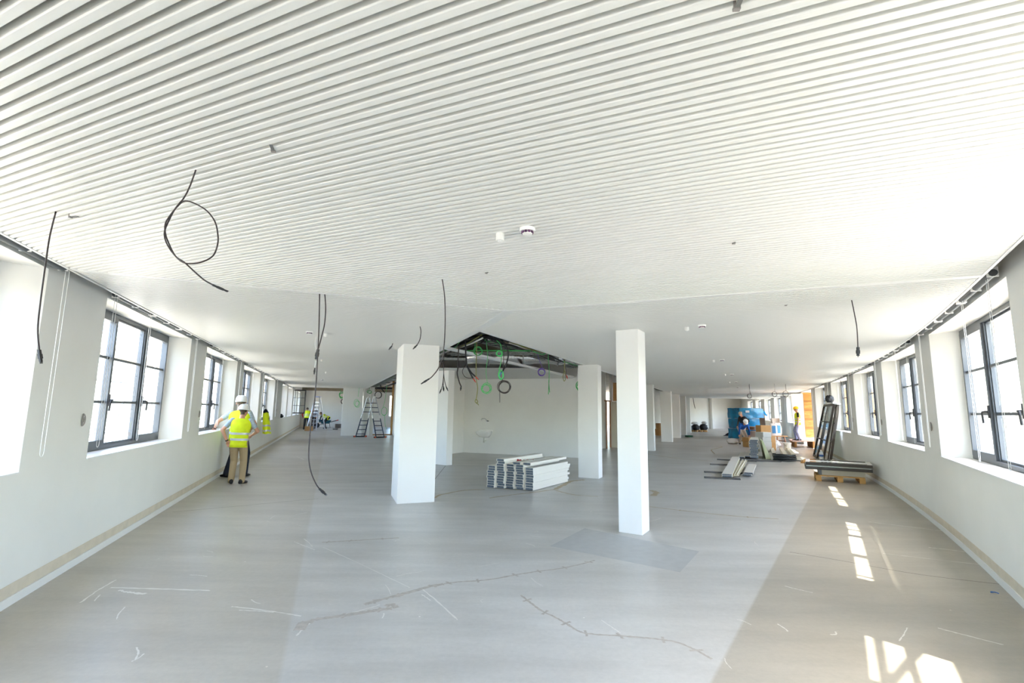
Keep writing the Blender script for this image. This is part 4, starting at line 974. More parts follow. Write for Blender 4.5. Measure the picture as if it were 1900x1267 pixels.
for k in range(3): carton((12.62, 24.9, .004 + .35 * k), (.52, .45, .345), R(15 - 5 * k), 'brown carton in the tall pile below the blue wrap, %s from the floor' % ordl[k], CARD, 'tall pile of brown cartons')
for k in range(3): carton((12.90 + .02 * k, 26.3, .004 + .24 * k), (.5, .45, .23), R(14), 'flat pinkish carton behind the bending worker, %s from the floor' % ordl[k], mat('pinkish carton', srgb(214, 196, 184), .8), 'flat cartons behind the bending worker')
# hose coil
HOSE = mat('black hose', srgb(48, 54, 56), .5)
root = tag(empty('hose_coil', (9.70, 17.75, 0)), 'coil of black hose lying on the floor', 'hose')
rnd = random.Random(11)
for k in range(9):
    r_ = .36 - .025 * (k % 3) + rnd.uniform(-.01, .01); z = .026 + .03 * (k // 3) * 2 + .01 * (k % 3); ph = rnd.uniform(0, 6)
    MB().tube([(r_ * math.cos(q) + .02 * math.sin(ph), r_ * math.sin(q) * .95, z + .014 * math.sin(q * 2 + ph) + .03 * (k / 9) * (1 + math.cos(q + 2.6))) for q in [2 * math.pi * i / 36 for i in range(36)]], .026, 7, closed=True).build('turn', HOSE, root, smooth=True)
MB().tube(spline([(.34, -.1, .022), (.55, -.2, .018), (.72, -.42, .018), (.68, -.6, .018)], 6), .014, 7).build('loose_end', HOSE, root, smooth=True)
# square tubes with dark ends
for k, (x, y) in enumerate([(10.38, 18.95), (10.62, 18.8), (10.2, 19.4)]):
    a3 = Vector((x, y, .07 + (.0 if k < 2 else .0))); b3 = a3 + dA_ * 4.2; root = tag(empty('square_tube', a3), 'cream square tube with dark open end behind the hose coil, %s' % ('left one', 'right one', 'set back one')[k], 'tube', 'square tubes behind the hose coil')
    MB().bar(a3, b3, .13, .13).build('tube', CREAM, root, off=a3); MB().bar(a3 - dA_ * .008, a3 + dA_ * .01, .12, .12).build('open_end', DARK, root, off=a3)
# buckets
def bucket(x, y, label, s_=1.0):
    root = tag(empty('bucket', (x, y, 0)), label, 'bucket', 'white buckets'); r0, r1, h = .13 * s_, .165 * s_, .36 * s_
    MB().lathe([(r0, .004), (r1, h), (r1 - .01, h), (r0 - .008, .02)], 24).build('pail', PLAST, root, smooth=True, angle=40); MB().lathe([(r1 + .012, h - .05), (r1 + .014, h - .03), (r1 + .002, h - .028)], 24).build('rim', PLAST, root, smooth=True, angle=40)
    MB().tube([(r1 * math.cos(q), -.03 - r1 * .6 * math.sin(q), h - .06 - .12 * math.sin(q)) for q in [math.pi * i / 12 for i in range(13)]], .005, 6).build('bail', GREYP, root, smooth=True)
bucket(12.5, 22.6, 'white bucket standing nearest the plank ramp'); bucket(12.35, 23.5, 'white bucket behind the nearest bucket', .95)
# low trestle with sacks
root = tag(empty('trestle_table', (13.75, 25.9, 0), R(12)), 'low trestle with a raw board top carrying sacks', 'table')
MB().box((-.1, 0, .50), (1.05, .7, .04)).build('top', OSB, root)
for sx in (-1, 1):
    for sy in (-1, 1): MB().bar((-.1 + sx * .45, sy * .3, 0), (-.1 + sx * .4, sy * .25, .48), .05, .05).build('leg', WOODD, root)
    MB().bar((-.1 + sx * .43, -.28, .25), (-.1 + sx * .43, .28, .25), .03, .05).build('stretcher', WOODD, root)
SACK = mat('white paper sack', srgb(232, 230, 226), .8, var=.04, scale=6); BLUE = mat('blue print', srgb(60, 140, 200), .6)
def sack(x, y, z, h, rz, label, w_=.42, d_=.22):
    root = tag(empty('sack', (x, y, z), rz), label, 'sack', 'white paper sacks'); mb = MB(); rows = []
    for i in range(9):
        t_ = i / 8; k = (.82 + .22 * math.sin(math.pi * min(1, t_ * 1.15)))
        dk = k * (1 if t_ < .85 else (1 - (t_ - .85) / .15 * .75))
        rows.append([Vector((math.copysign(abs(math.cos(q)) ** .6, math.cos(q)) * w_ / 2 * k + .01 * math.sin(i * 2 + q * 3), math.copysign(abs(math.sin(q)) ** .6, math.sin(q)) * d_ / 2 * dk, h * t_)) for q in [2 * math.pi * j / 20 for j in range(21)]])
    mb.grid(rows); mb.add(rows[0][:-1], [tuple(range(20))]); mb.add(rows[-1][:-1], [tuple(range(20))]); mb.build('bag', SACK, root, smooth=True, angle=60)
    MB().box((-.03, -d_ / 2 - .006, h * .5), (.2, .012, h * .62)).build('print', BLUE, root); return root
sack(13.55, 25.75, .522, .62, R(10), 'white paper sack with blue print on the trestle'); sack(13.9, 25.95, .522, .64, R(20), 'white paper sack right of the blue printed front sack')
PLB = mat('translucent plastic bag', srgb(228, 226, 222), .35)
def blob(loc, sx, sy, sz, seed, label, m, name, cat, group=None, amp=.22, n=14, flat=True):
    mb = MB(); rows = []
    for i in range(n + 1):
        th = math.pi * i / n; row = []
        for j in range(2 * n + 1):
            ph = 2 * math.pi * j / (2 * n); d = Vector((math.sin(th) * math.cos(ph), math.sin(th) * math.sin(ph), math.cos(th)))
            f = 1 + amp * noise.noise(d * 2.1 + Vector((seed, 0, 0))) + amp * .6 * noise.noise(d * 5.3 + Vector((0, seed, 0)))
            p = Vector((d.x * sx * f, d.y * sy * f, (d.z * f + .85) * sz)); p.z = max(p.z, .004) if flat else p.z; row.append(p)
        rows.append(row)
    mb.grid(rows); o = mb.build(name, m, smooth=True); o.location = loc; return tag(o, label, cat, group)
blob((13.0, 24.7, 0), .3, .22, .2, 2.0, 'slumped white plastic bag under the trestle', PLB, 'plastic_bag', 'bag')
blob((11.95, 26.9, 0), .3, .22, .16, 4.0, 'slumped pale bag by the bending worker', PLB, 'plastic_bag', 'bag')
# panels leaning at the far windows
for k, (x, y, w_, h, m, lab) in enumerate([(15.0, 29.6, .34, 1.37, mat('brown panel', srgb(150, 138, 128), .7), 'brown panel standing right of the blue wrapped stack'), (15.5, 29.4, .22, 1.35, CARDW, 'tall white board standing right of the brown panel'), (15.05, 28.2, .5, 1.38, mat('grey board', srgb(212, 208, 200), .7), 'pale grey board standing behind the sacks')]):
    lb = MB(); lb.box((0, 0, h / 2), (w_, .05, h), rot=Matrix.Rotation(R(14), 3, 'Z') @ Matrix.Rotation(R(-4), 3, 'X')); o = lb.build('standing_board', m); o.location = (x, y, .01); tag(o, lab, 'board', 'boards standing by the far windows')
# blue wrapped stack
TARP = mat('blue plastic film', srgb(20, 140, 190), .3, var=.25, scale=3, bump=.8, bscale=9)
root = tag(empty('wrapped_pallet', (15.38, 32.6, 0), R(14)), 'tall stack of insulation wrapped in blue film', 'wrapped stack')
def soft_box(x, y, z, c, seed, amp=.05, n=10):
    mb = MB()
    def face(f):
        rows = []
        for i in range(n + 1):
            row = []
            for j in range(n + 1):
                p = f(i / n * 2 - 1, j / n * 2 - 1); q = Vector((p[0] * x / 2, p[1] * y / 2, p[2] * z / 2)); k = noise.noise(q * 2.4 + Vector((seed, 1, 2))); e = Vector(p)
                q += e.normalized() * (amp * k); row.append(q + Vector(c))
            rows.append(row)
        mb.grid(rows)
    for f in (lambda u, v: (u, v, 1), lambda u, v: (u, v, -1), lambda u, v: (u, -1, v), lambda u, v: (u, 1, v), lambda u, v: (-1, u, v), lambda u, v: (1, u, v)): face(f)
    return mb
soft_box(1.78, 1.2, .62, (0, 0, .33), 1).build('lower_bale', TARP, root, smooth=True); soft_box(1.62, 1.1, .62, (0, .05, .98), 5).build('middle_bale', TARP, root, smooth=True); soft_box(1.82, 1.2, .66, (.02, 0, 1.64), 9, .07).build('upper_bale', TARP, root, smooth=True)
for k, (x, z) in enumerate([(-.92, 1.8), (1.0, 1.65)]):
    mb = MB(); rows = [[Vector((x + math.copysign(.05 * i, x), .25 * (j / 6 - .5) - .5, z + .28 * (j / 6 - .5) + .05 * math.sin(i * 2 + j))) for j in range(7)] for i in range(5)]; mb.grid(rows); o = mb.build('loose_film', TARP, root, smooth=True); o.modifiers.new('s', 'SOLIDIFY').thickness = .01
MB().box((-.35, -.66, 1.75), (.28, .01, .14)).build('label_sheet', PLAST, root)
rd = tag(empty('cable_drum', (15.25, 31.66, .62), R(14)), 'brown drum standing in front of the blue wrapped stack', 'drum'); MB().lathe([(.3, 0), (.3, .06), (.22, .065), (.22, .13), (.3, .135), (.3, .19)], 24).build('drum', mat('drum wood', srgb(190, 140, 100), .7), rd, smooth=True, angle=35); MB().lathe([(.225, .066), (.24, .10), (.225, .129)], 24).build('winding', DARK, rd, smooth=True)
carton((15.25, 31.66, .004), (.8, .5, .60), R(14), 'low blue wrapped bale carrying the brown drum', TARP, cat='bale', name='wrapped_bale')
# doorway: hoarding, white board, plank ramp
PLY = mat('plywood sheet', srgb(178, 128, 66), .75, var=.16, scale=3.5, stretch=(1, 1, 5), col2=srgb(196, 150, 84))
dd = Rdir(R_DOOR[1]); no = Vector((dd.y, -dd.x, 0)); J = Rw(R_DOOR[1] - .05, 0, 0)
root = tag(empty('plywood_hoarding', Rw(R_DOOR[1] - .1, .5, 0)), 'tall plywood hoarding boards closing the doorway', 'hoarding'); o = Rw(R_DOOR[1] - .1, .5, 0)
for k in range(5):
    z0, z1 = .38 + k * .49, .38 + (k + 1) * .49 - .012; a3, b3 = Rw(R_DOOR[1] - .1, .10, 0), Rw(R_DOOR[1] - .1, 1.35, 0)
    MB().bar(a3 + Vector((0, 0, (z0 + z1) / 2)), b3 + Vector((0, 0, (z0 + z1) / 2)), .02, z1 - z0).build('plywood_board', PLY, root, off=o)
DKW = mat('weathered batten', srgb(150, 112, 62), .8)
for z in (.88, 1.36, 1.85, 2.34): a3, b3 = Rw(R_DOOR[1] - .125, .10, z), Rw(R_DOOR[1] - .125, 1.35, z); MB().bar(a3, b3, .02, .09).build('batten', DKW, root, off=o)
wb = MB(); wb.hexa([Rw(R_DOOR[1] - .12, -.42, .3), Rw(R_DOOR[1] - .08, -.42, .3), Rw(R_DOOR[1] - .08, .06, .3), Rw(R_DOOR[1] - .12, .06, .3), Rw(R_DOOR[1] - .12, -.5, 2.75), Rw(R_DOOR[1] - .08, -.5, 2.75), Rw(R_DOOR[1] - .08, .08, 2.75), Rw(R_DOOR[1] - .12, .08, 2.75)]); tag(wb.build('white_board', PANW, off=Rw(R_DOOR[1] - .1, -.2, 0)), 'tall white board standing beside the plywood hoarding', 'board')
rf = MB(); rf.hexa([Rw(s_, o_, z_) for z_ in (2.84, 2.88) for s_, o_ in ((R_DOOR[0] - .3, .386), (R_DOOR[1] + .3, .386), (R_DOOR[1] + .3, 2.6), (R_DOOR[0] - .3, 2.6))]); rf.build('added_shade_roof', PLY, root, off=o)  # unseen roof over the passage, added to keep sun off the plywood
rf = MB(); rf.hexa([Rw(s_, o_, z_) for z_ in (.3, 2.84) for s_, o_ in ((R_DOOR[0] - .3, .386), (R_DOOR[0] - .26, .386), (R_DOOR[0] - .26, 2.6), (R_DOOR[0] - .3, 2.6))]); rf.build('added_shade_side', PLY, root, off=o)  # unseen near side panel, added with the roof to block the sun
root = tag(empty('plank_ramp', Rw(23.3, -.3, 0)), 'pinkish plank ramp rising to the doorway', 'ramp'); o = Rw(23.3, -.3, 0); RAMP = mat('pinkish plank', srgb(214, 186, 172), .7, var=.06, scale=4)
for k in range(3):
    sA = 22.2 + .72 * k; mb = MB(); mb.hexa([Rw(sA, -.85, .27), Rw(sA + .7, -.85, .27), Rw(sA + .7, 1.2, .40), Rw(sA, 1.2, .40), Rw(sA, -.85, .31), Rw(sA + .7, -.85, .31), Rw(sA + .7, 1.2, .44), Rw(sA, 1.2, .44)]); mb.build('plank', RAMP, root, off=o)
for off_ in (-.78, 0, 1.0): mb = MB(); z = .268 + .0634 * (off_ + .85); mb.hexa([Rw(22.2, off_, 0.002), Rw(24.3, off_, 0.002), Rw(24.3, off_ + .1, 0.002), Rw(22.2, off_ + .1, 0.002), Rw(22.2, off_, z), Rw(24.3, off_, z), Rw(24.3, off_ + .1, z), Rw(22.2, off_ + .1, z)]); mb.build('support', DKW, root, off=o)
# leaning window units by the right wall
WFR = mat('dark bronze frame', srgb(74, 68, 62), .55); GGL = glass_mat('greenish glass', (.84, .94, .90)); FILM = mat('white protective film', srgb(236, 236, 234), .3)
def leaning(s0, s1, b0, t0, zt, label, gm=None):
    root = tag(empty('window_unit', Rw((s0 + s1) / 2, b0, 0)), label, 'window unit', 'window units leaning on the right wall'); o = Rw((s0 + s1) / 2, b0, 0)
    P = lambda s, z, e=0: Rw(s, b0 + (t0 - b0) * z / zt + e, z)
    f = MB()
    for s_ in (s0, s1 - .07, ): f.hexa([P(s_, .01), P(s_ + .07, .01), P(s_ + .07, .01, .07), P(s_, .01, .07), P(s_, zt), P(s_ + .07, zt), P(s_ + .07, zt, .07), P(s_, zt, .07)])
    for z in (.01, zt - .07): f.hexa([P(s0, z), P(s1, z), P(s1, z, .07), P(s0, z, .07), P(s0, z + .07), P(s1, z + .07), P(s1, z + .07, .07), P(s0, z + .07, .07)])
    f.build('frame', WFR, root, off=o)
    zz = [.08, zt * .36, zt * .68, zt - .07]
    for z in zz[1:3]: g = MB(); g.hexa([P(s0 + .07, z - .02), P(s1 - .07, z - .02), P(s1 - .07, z - .02, .05), P(s0 + .07, z - .02, .05), P(s0 + .07, z + .02), P(s1 - .07, z + .02), P(s1 - .07, z + .02, .05), P(s0 + .07, z + .02, .05)]); g.build('glazing_bar', WFR, root, off=o)
    for a, b in zip(zz, zz[1:]): g = MB(); g.add([P(s0 + .07, a, .03), P(s1 - .07, a, .03), P(s1 - .07, b, .03), P(s0 + .07, b, .03)], [(0, 1, 2, 3)]); g.build('pane', gm or GGL, root, off=o)
    g = MB(); g.hexa([P(s0 - .01, zt, -.02), P(s1 + .01, zt, -.02), P(s1 + .01, zt, .09), P(s0 - .01, zt, .09), P(s0 - .01, zt + .04, -.02), P(s1 + .01, zt + .04, -.02), P(s1 + .01, zt + .04, .09), P(s0 - .01, zt + .04, .09)]); g.build('film_cap', FILM, root, off=o)
leaning(15.75, 16.95, -.62, -.13, 2.02, 'far dark window unit with green glass leaning on the right wall')
leaning(14.45, 15.70, -.60, -.13, 2.02, 'near dark window unit with green glass leaning on the right wall')
leaning(13.9, 14.4, -.45, -.08, 1.98, 'narrow film wrapped window unit at the near end of the leaning row', FILM)
blob(tuple(Rw(15.2, -.14, 2.07)), .13, .13, .15, 7.0, 'black bag perched on top of the leaning window units', DARK, 'black_bag', 'bag')
# pallet with window frames
PALW = mat('pallet timber', srgb(206, 160, 96), .8, var=.12, scale=6)
def pallet(x, y, rz, label):
    root = tag(empty('pallet', (x, y, 0), rz), label, 'pallet')
    for i in range(5): MB().box((0, -.35 + .175 * i, .133), (1.0, .13, .022)).build('deck_board', PALW, root)
    for sx in (-.45, 0, .45):
        MB().box((sx, 0, .111), (.12, .8, .022)).build('stringer', PALW, root)
        for sy in (-.35, 0, .35): MB().box((sx, sy, .061), (.12, .12, .078)).build('block', PALW, root)
        MB().box((sx, 0, .011), (.12, .8, .022)).build('skid', PALW, root)
    return root
prz2 = math.atan2(-.38, .70)
pallet(8.28, 12.72, prz2, 'wooden pallet carrying flat window frames')
root = tag(empty('insulation_board', (8.33, 12.75, .146), prz2), 'cream board lying between pallet and window frames', 'board'); MB().box((.05, 0, .06), (.9, .7, .12)).build('slab', CREAM, root); MB().box((-.43, 0, .06), (.06, .7, .118)).build('edge', GREYP, root)
for k in range(2):
    root = tag(empty('window_frame', (8.30 + .03 * k, 12.80, .268 + .098 * k), prz2 - R(1 + 2 * k)), 'dark window frame lying flat on the pallet, %s of two' % ('lower', 'upper')[k], 'window frame', 'window frames on the pallet')
    for sy in (-.5, .5): MB().box((0, sy, .05), (1.38, .09, .072)).build('rail', WFR, root)
    for sx in (-.65, .65): MB().box((sx, 0, .05), (.09, .91, .072)).build('stile', WFR if k == 0 else FILM, root)
    for sy in (-.17, .17): MB().box((0, sy, .05), (1.21, .04, .06)).build('glazing_bar', WFR, root)
    MB().box((0, 0, .09), (1.34, 1.06, .01)).build('film_layer', FILM, root) if k == 0 else None
    for sy in (-.33, 0, .33): MB().box((0, sy, .075 if k else .05), (1.21, .28, .012)).build('pane', FILM if sy == 0 else GGL, root)
# bottle, chipboard offcuts
root = tag(empty('water_bottle', (10.72, 17.3, 0)), 'clear plastic bottle with blue label by the leaning frames', 'bottle'); MB().lathe([(.06, .002), (.068, .02), (.068, .29), (.06, .33), (.022, .38), (.022, .40)], 20).build('body', mat('bottle plastic', srgb(215, 228, 235), .15), root, smooth=True, angle=50); MB().lathe([(.025, .40), (.025, .425), (.01, .43)], 16).build('cap', PLAST, root, smooth=True, angle=40); MB().lathe([(.0695, .2), (.0695, .27)], 20).build('label_band', mat('blue label', srgb(60, 110, 190), .5), root, smooth=True)
for k in range(2): o = Vector((10.25 + .05 * k, 17.3 - .05 * k, .02 + .036 * k)); tag(MB().box(o, (.95 - .1 * k, .42, .034), rz=R(58)).build('offcut_board', OSB, off=o), 'chipboard offcut on the floor before the water bottle, %s' % ('lower one', 'upper one')[k], 'board', 'chipboard offcuts')
# far pile and boxes
pl_ = pallet(16.3, 43.1, R(12), 'pallet under the dark heap at the far end')
for k, (x, y, z, sx, sz, m, lab) in enumerate([(15.95, 43.0, .146, .34, .26, DARK, 'black refuse bag on the far pallet, left one'), (16.72, 43.2, .146, .34, .28, DARK, 'black refuse bag on the far pallet, right one'), (15.25, 42.7, 0, .32, .34, DARK, 'black refuse bag beside the far column'), (15.9, 43.0, .62, .3, .12, PLB, 'pale film bundle on the dark heap'), (16.75, 43.1, .65, .2, .13, PLB, 'pale film bundle at the right of the dark heap')]): blob((x, y, z), sx, .35, sz, 3.0 + k, lab, m, 'refuse_bag', 'bag', 'bags of the far heap')
for k, (x, y, z, s_, lab) in enumerate([(10.55, 35.3, .004, (.5, .4, .45), 'brown carton left between the far right columns'), (11.05, 35.6, .004, (.4, .4, .42), 'brown carton right between the far right columns'), (10.6, 35.3, .47, (.5, .4, .38), 'brown carton stacked on top between the far right columns')]): carton((x, y, z), s_, R(20), lab)
root = tag(empty('cable_coil', (12.0, 33.6, 0)), 'green cable coil lying beside the third far column', 'cable coil')
for k in range(3): MB().tube(ring((0, 0, .025 + .035 * k), .24, 20, ay=(0, 1, 0))[:-1], .02, 6, closed=True).build('turn', mat('dark green cable', srgb(40, 110, 70), .5), root, smooth=True)
# far left: wheelbarrow, cartons, debris
root = tag(empty('wheelbarrow', (-15.2, 40.8, 0), R(20)), 'teal wheelbarrow with red handles by the end wall', 'wheelbarrow'); TEAL = mat('teal paint', srgb(20, 90, 105), .5)
tb = MB(); tb.hexa([Vector(p) for p in [(-.35, -.2, .34), (.3, -.2, .34), (.3, .2, .34), (-.35, .2, .34), (-.55, -.33, .66), (.45, -.33, .60), (.45, .33, .60), (-.55, .33, .66)]]); tb.build('tray', TEAL, root)
for sy in (-1, 1): h = MB().bar((-.55, sy * .12, .2), (.95, sy * .28, .62), .04, .04).build('handle_bar', DARK, root); MB().bar((.82, sy * .266, .584), (1.0, sy * .285, .634), .05, .05).build('grip', REDP, h); MB().bar((.3, sy * .2, .42), (.38, sy * .22, 0), .035, .035).build('leg', DARK, root)
MB().lathe([(.06, -.04), (.19, -.04), (.2, 0), (.19, .04), (.06, .04)], 20, c=(-.62, 0, .2), axis='Y').build('wheel', DARK, root, smooth=True, angle=40)
carton((-14.05, 40.6, 0.004), (.5, .4, .32), R(20), 'grey crate right of the wheelbarrow', mat('grey crate', srgb(140, 132, 128), .7), name='crate')
tag(MB().box((-12.6, 40.0, .05), (.22, .12, .1), rz=.3).build('brick', mat('red brick', srgb(200, 80, 66), .8), off=(-12.6, 40, 0)), 'red brick on the floor before the end wall', 'brick')
for k, (x, y, L_, a, lab) in enumerate([(-11.7, 37.6, .9, .5, 'dark offcut on the floor left of the wide pier'), (-11.0, 36.6, .5, -.4, 'short dark offcut beside the wide pier'), (-13.3, 37.8, .35, .2, 'dark scrap on the floor under the green coil')]): o = Vector((x, y, .03)); tag(MB().box(o, (L_, .12, .06), rz=a).build('offcut', BATT, off=o), lab, 'offcut', 'floor scraps')
# hi-vis jacket hung on the pier, black helmet on sill
HIV = mat('fluorescent yellow fabric', (.80, .93, .01), .7, var=.05, scale=8, bump=.3, bscale=20); SILV = mat('silver reflective band', srgb(205, 208, 210), .35, metal=.3); NVY = mat('navy fabric', srgb(26, 32, 50), .85)
root = tag(empty('hanging_jacket', Lw(19.25, -.05, 1.52)), 'yellow high visibility jacket hanging by the window', 'jacket'); o = Lw(19.25, -.05, 1.52)
secs = [(.02, .03, 1.50), (.10, .09, 1.42), (.19, .11, 1.25), (.24, .12, 1.05), (.29, .13, .85), (.33, .14, .68)]
def jring(w_, d_, z, i): return [Lw(19.25 + math.cos(q) * w_ * .9, -.16 + math.sin(q) * d_ - .12 * (1.5 - z), z + .012 * math.sin(q * 4 + i)) for q in [2 * math.pi * j / 20 for j in range(21)]]
mb = MB(); mb.grid([jring(a, b, z, i) for i, (a, b, z) in enumerate(secs)]); mb.build('body', HIV, root, smooth=True, off=o)
for z0 in (1.0, .82):
    def at_(z):
        for (a, b, c), (d, e, f) in zip(secs, secs[1:]):
            if f <= z <= c: t_ = (c - z) / (c - f); return a + (d - a) * t_ + .006, b + (e - b) * t_ + .006
    mb = MB(); mb.grid([jring(*at_(z0), z0, 0), jring(*at_(z0 - .06), z0 - .06, 0)]); mb.build('reflective_band', SILV, root, smooth=True, off=o)
mb = MB(); mb.grid([jring(.105, .095, 1.43, 0), jring(.07, .06, 1.50, 0), jring(.03, .03, 1.56, 0)]); mb.build('collar', NVY, root, smooth=True, off=o)
mb = MB(); mb.grid([[Lw(19.1 + .05 * math.cos(q) * k, -.30 - .02 * k, 1.22 + .1 * math.sin(q) * k) for q in [2 * math.pi * j / 12 for j in range(13)]] for k in (.05, 1)]); mb.build('arm_opening', NVY, root, smooth=True, off=o)
blob(tuple(Lw(27.2, .02, SILL + .006)), .14, .12, .11, 5.0, 'dark cap lying on the sixth left window sill', DARK, 'cap', 'cap', amp=.1)
# ------------------------------------------------------------------ people
SKIN = mat('skin', srgb(214, 160, 132), .55, var=.05, scale=14)
HELW = mat('white helmet shell', srgb(246, 246, 244), .3, coat=.3); HELY = mat('yellow helmet shell', srgb(250, 205, 30), .3, coat=.3)
HAIR = mat('grey brown hair', srgb(92, 78, 66), .8); SHOE = mat('black work shoe', srgb(34, 32, 32), .6)
KHAKI = mat('khaki cloth', srgb(178, 158, 124), .85, bump=.35, bscale=18); NAVYT = mat('navy trousers', srgb(30, 36, 56), .85, bump=.3, bscale=16); BLACKT = mat('black trousers', srgb(44, 46, 52), .85, bump=.3, bscale=16)
PLAID = mat('pale checked shirt', srgb(176, 190, 204), .85, var=.16, scale=40); REDS = mat('red sleeves', srgb(200, 40, 52), .85); GREYS = mat('grey shirt', srgb(128, 130, 140), .85); DJACK = mat('dark jacket', srgb(44, 48, 56), .8, bump=.3, bscale=14)
BLUES = mat('blue sweater', srgb(24, 92, 178), .85, bump=.3, bscale=14); BEIGET = mat('beige work trousers', srgb(196, 184, 166), .85, bump=.3, bscale=16); JEANS = mat('pale jeans', srgb(140, 146, 176), .85, var=.2, scale=18); TEE = mat('black tee', srgb(36, 36, 40), .85)
VESTM = HIV
def _cap(mb, a, b, ra, rb, n=12, sx=None):
    a, b = Vector(a), Vector(b); d = (b - a); L = d.length; d = d.normalized() if L > 1e-6 else Vector((0, 0, 1))
    pts = []; rs = []
    for q in (0.02, .35, .7): pts.append(a - d * ra * math.cos(q * math.pi / 2)); rs.append(max(.001, ra * math.sin(q * math.pi / 2)))
    pts.append(a); rs.append(ra); pts.append(b); rs.append(rb)
    for q in (.7, .35, .02): pts.append(b + d * rb * math.cos(q * math.pi / 2)); rs.append(max(.001, rb * math.sin(q * math.pi / 2)))
    mb.tube(pts, rs, n)
def _ik(a, t, l1, l2, pole):
    a, t, pole = Vector(a), Vector(t), Vector(pole); d = t - a; L = min(d.length, (l1 + l2) * .995); d.normalize()
    x = (l1 * l1 - l2 * l2 + L * L) / (2 * L); h = math.sqrt(max(0, l1 * l1 - x * x)); p = (pole - d * pole.dot(d)).normalized()
    return a + d * x + p * h, a + d * L
def person(base, face, label, top, legs, scale=1.0, lean=0.0, side=0.0, pelvis=(0, 0, .94), handL=(-.30, .05, .82), handR=(.30, .05, .82), footL=(-.12, 0, 0), footR=(.12, .05, 0), toeL=0.0, toeR=0.0, head_yaw=0.0, head_pitch=0.0, vest=None, helmet=None, cap=None, sleeve='short', voxel=.012, elbowL=(-1, -.6, -.2), elbowR=(1, -.6, -.2), fing=True, kneeL=(0, 1, 0), kneeR=(0, 1, 0), watch=False, hair=HAIR, chest_turn=0.0):
    root = tag(empty('person', base, face), label, 'person'); root.scale = (scale,) * 3
    pv = Vector(pelvis); Rm = Matrix.Rotation(-lean, 3, 'X') @ Matrix.Rotation(side, 3, 'Y')     # spine tilt: forward = +y
    Rm = Matrix.Rotation(chest_turn, 3, 'Z') @ Rm
    sp = lambda x, y, z: pv + Rm @ Vector((x, y, z))
    hd0 = Matrix.Rotation(head_yaw, 3, 'Z') @ Matrix.Rotation(-(lean * .55 + head_pitch), 3, 'X')
    neck = sp(0, .0, .53); hc = neck + hd0 @ Vector((0, .02, .16)); hp = lambda x, y, z: hc + hd0 @ Vector((x, y, z))
    segs = []      # (a, b, ra, rb, material slot) slots: 0 skin 1 top 2 legs 3 hair
    def seg(a, b, ra, rb, s): segs.append((Vector(a), Vector(b), ra, rb, s))
    shL, shR = sp(-.185, -.01, .47), sp(.185, -.01, .47); hipL, hipR = pv + Vector((-.09, 0, -.02)), pv + Vector((.09, 0, -.02))
    # torso
    seg(sp(-.075, 0, -.02), sp(.075, 0, -.02), .115, .115, 2); seg(sp(-.06, -.02, -.05), sp(.06, -.02, -.05), .11, .11, 2)
    seg(sp(-.07, 0, .12), sp(.07, 0, .12), .105, .105, 1); seg(sp(-.08, 0, .24), sp(.08, 0, .24), .11, .11, 1); seg(sp(-.10, 0, .36), sp(.10, 0, .36), .105, .105, 1); seg(sp(-.12, -.01, .44), sp(.12, -.01, .44), .075, .075, 1)
    seg(sp(0, -.005, .46), hp(0, -.02, -.07), .062, .055, 0)
    # head
    seg(hp(0, -.018, .03), hp(0, .0, .035), .088, .085, 0); seg(hp(0, .02, -.05), hp(0, .035, -.075), .064, .045, 0); seg(hp(0, .06, .0), hp(0, .062, -.04), .045, .04, 0); seg(hp(0, .098, .005), hp(0, .112, -.022), .010, .015, 0)
    for e in (-1, 1): seg(hp(e * .083, -.005, .012), hp(e * .085, -.012, -.03), .018, .013, 0)
    # legs
    for hip, ft, toe, kp in ((hipL, footL, toeL, kneeL), (hipR, footR, toeR, kneeR)):
        an = Vector(ft) + Vector((0, 0, .085)); kn, an = _ik(hip, an, .435, .43, kp)
        seg(hip, kn, .102, .076, 2); seg(kn, an, .076, .066, 2); seg(an, an - Vector((0, 0, .02)), .066, .06, 2)
    # arms
    ends = []
    for sh, hand, pole in ((shL, handL, elbowL), (shR, handR, elbowR)):
        el, wr = _ik(sh, hand, .29, .265, pole); s1 = 1; s2 = 1 if sleeve == 'long' else 0
        seg(sh, sh.lerp(el, .6), .064, .055, 1); seg(sh.lerp(el, .6), el, .048 if s2 == 0 else .054, .042 if s2 == 0 else .048, s2); seg(el, wr, .042 if s2 == 0 else .048, .029 if s2 == 0 else .036, s2); ends.append((el, wr))
    for k, (el, wr) in enumerate(ends):
        d = (wr - el).normalized(); sx = (-1, 1)[k]; lat = d.cross(Vector((0, 1, 0)) if abs(d.y) < .8 else Vector((0, 0, 1))).normalized(); up_ = lat.cross(d)
        pm = wr + d * .05; seg(wr, pm, .026, .024, 0); seg(pm - lat * .022, pm + lat * .022, .02, .02, 0)
        if fing:
            for f, (o_, L1) in enumerate(((-.033, .062), (-.011, .075), (.011, .07), (.033, .052))):
                b0 = wr + d * .065 + lat * o_; m1 = b0 + d * L1 * .55 - up_ * .008; e1 = m1 + d * L1 * .45 - up_ * .024; seg(b0, m1, .0095, .009, 0); seg(m1, e1, .009, .008, 0)
            b0 = wr + d * .02 + lat * .028 * -sx; m1 = b0 + d * .035 - lat * .03 * sx; e1 = m1 + d * .03; seg(b0, m1, .012, .010, 0); seg(m1, e1, .010, .0085, 0)
    mb = MB()
    for a, b, ra, rb, s in segs: _cap(mb, a, b, ra, rb)
    tmp = bpy.data.objects.new('tmp', mb.mesh('tmp', SKIN)); COL.objects.link(tmp)
    rmod = tmp.modifiers.new('r', 'REMESH'); rmod.mode = 'VOXEL'; rmod.voxel_size = voxel; rmod.use_smooth_shade = True
    smd = tmp.modifiers.new('s', 'SMOOTH'); smd.factor = .5; smd.iterations = 4
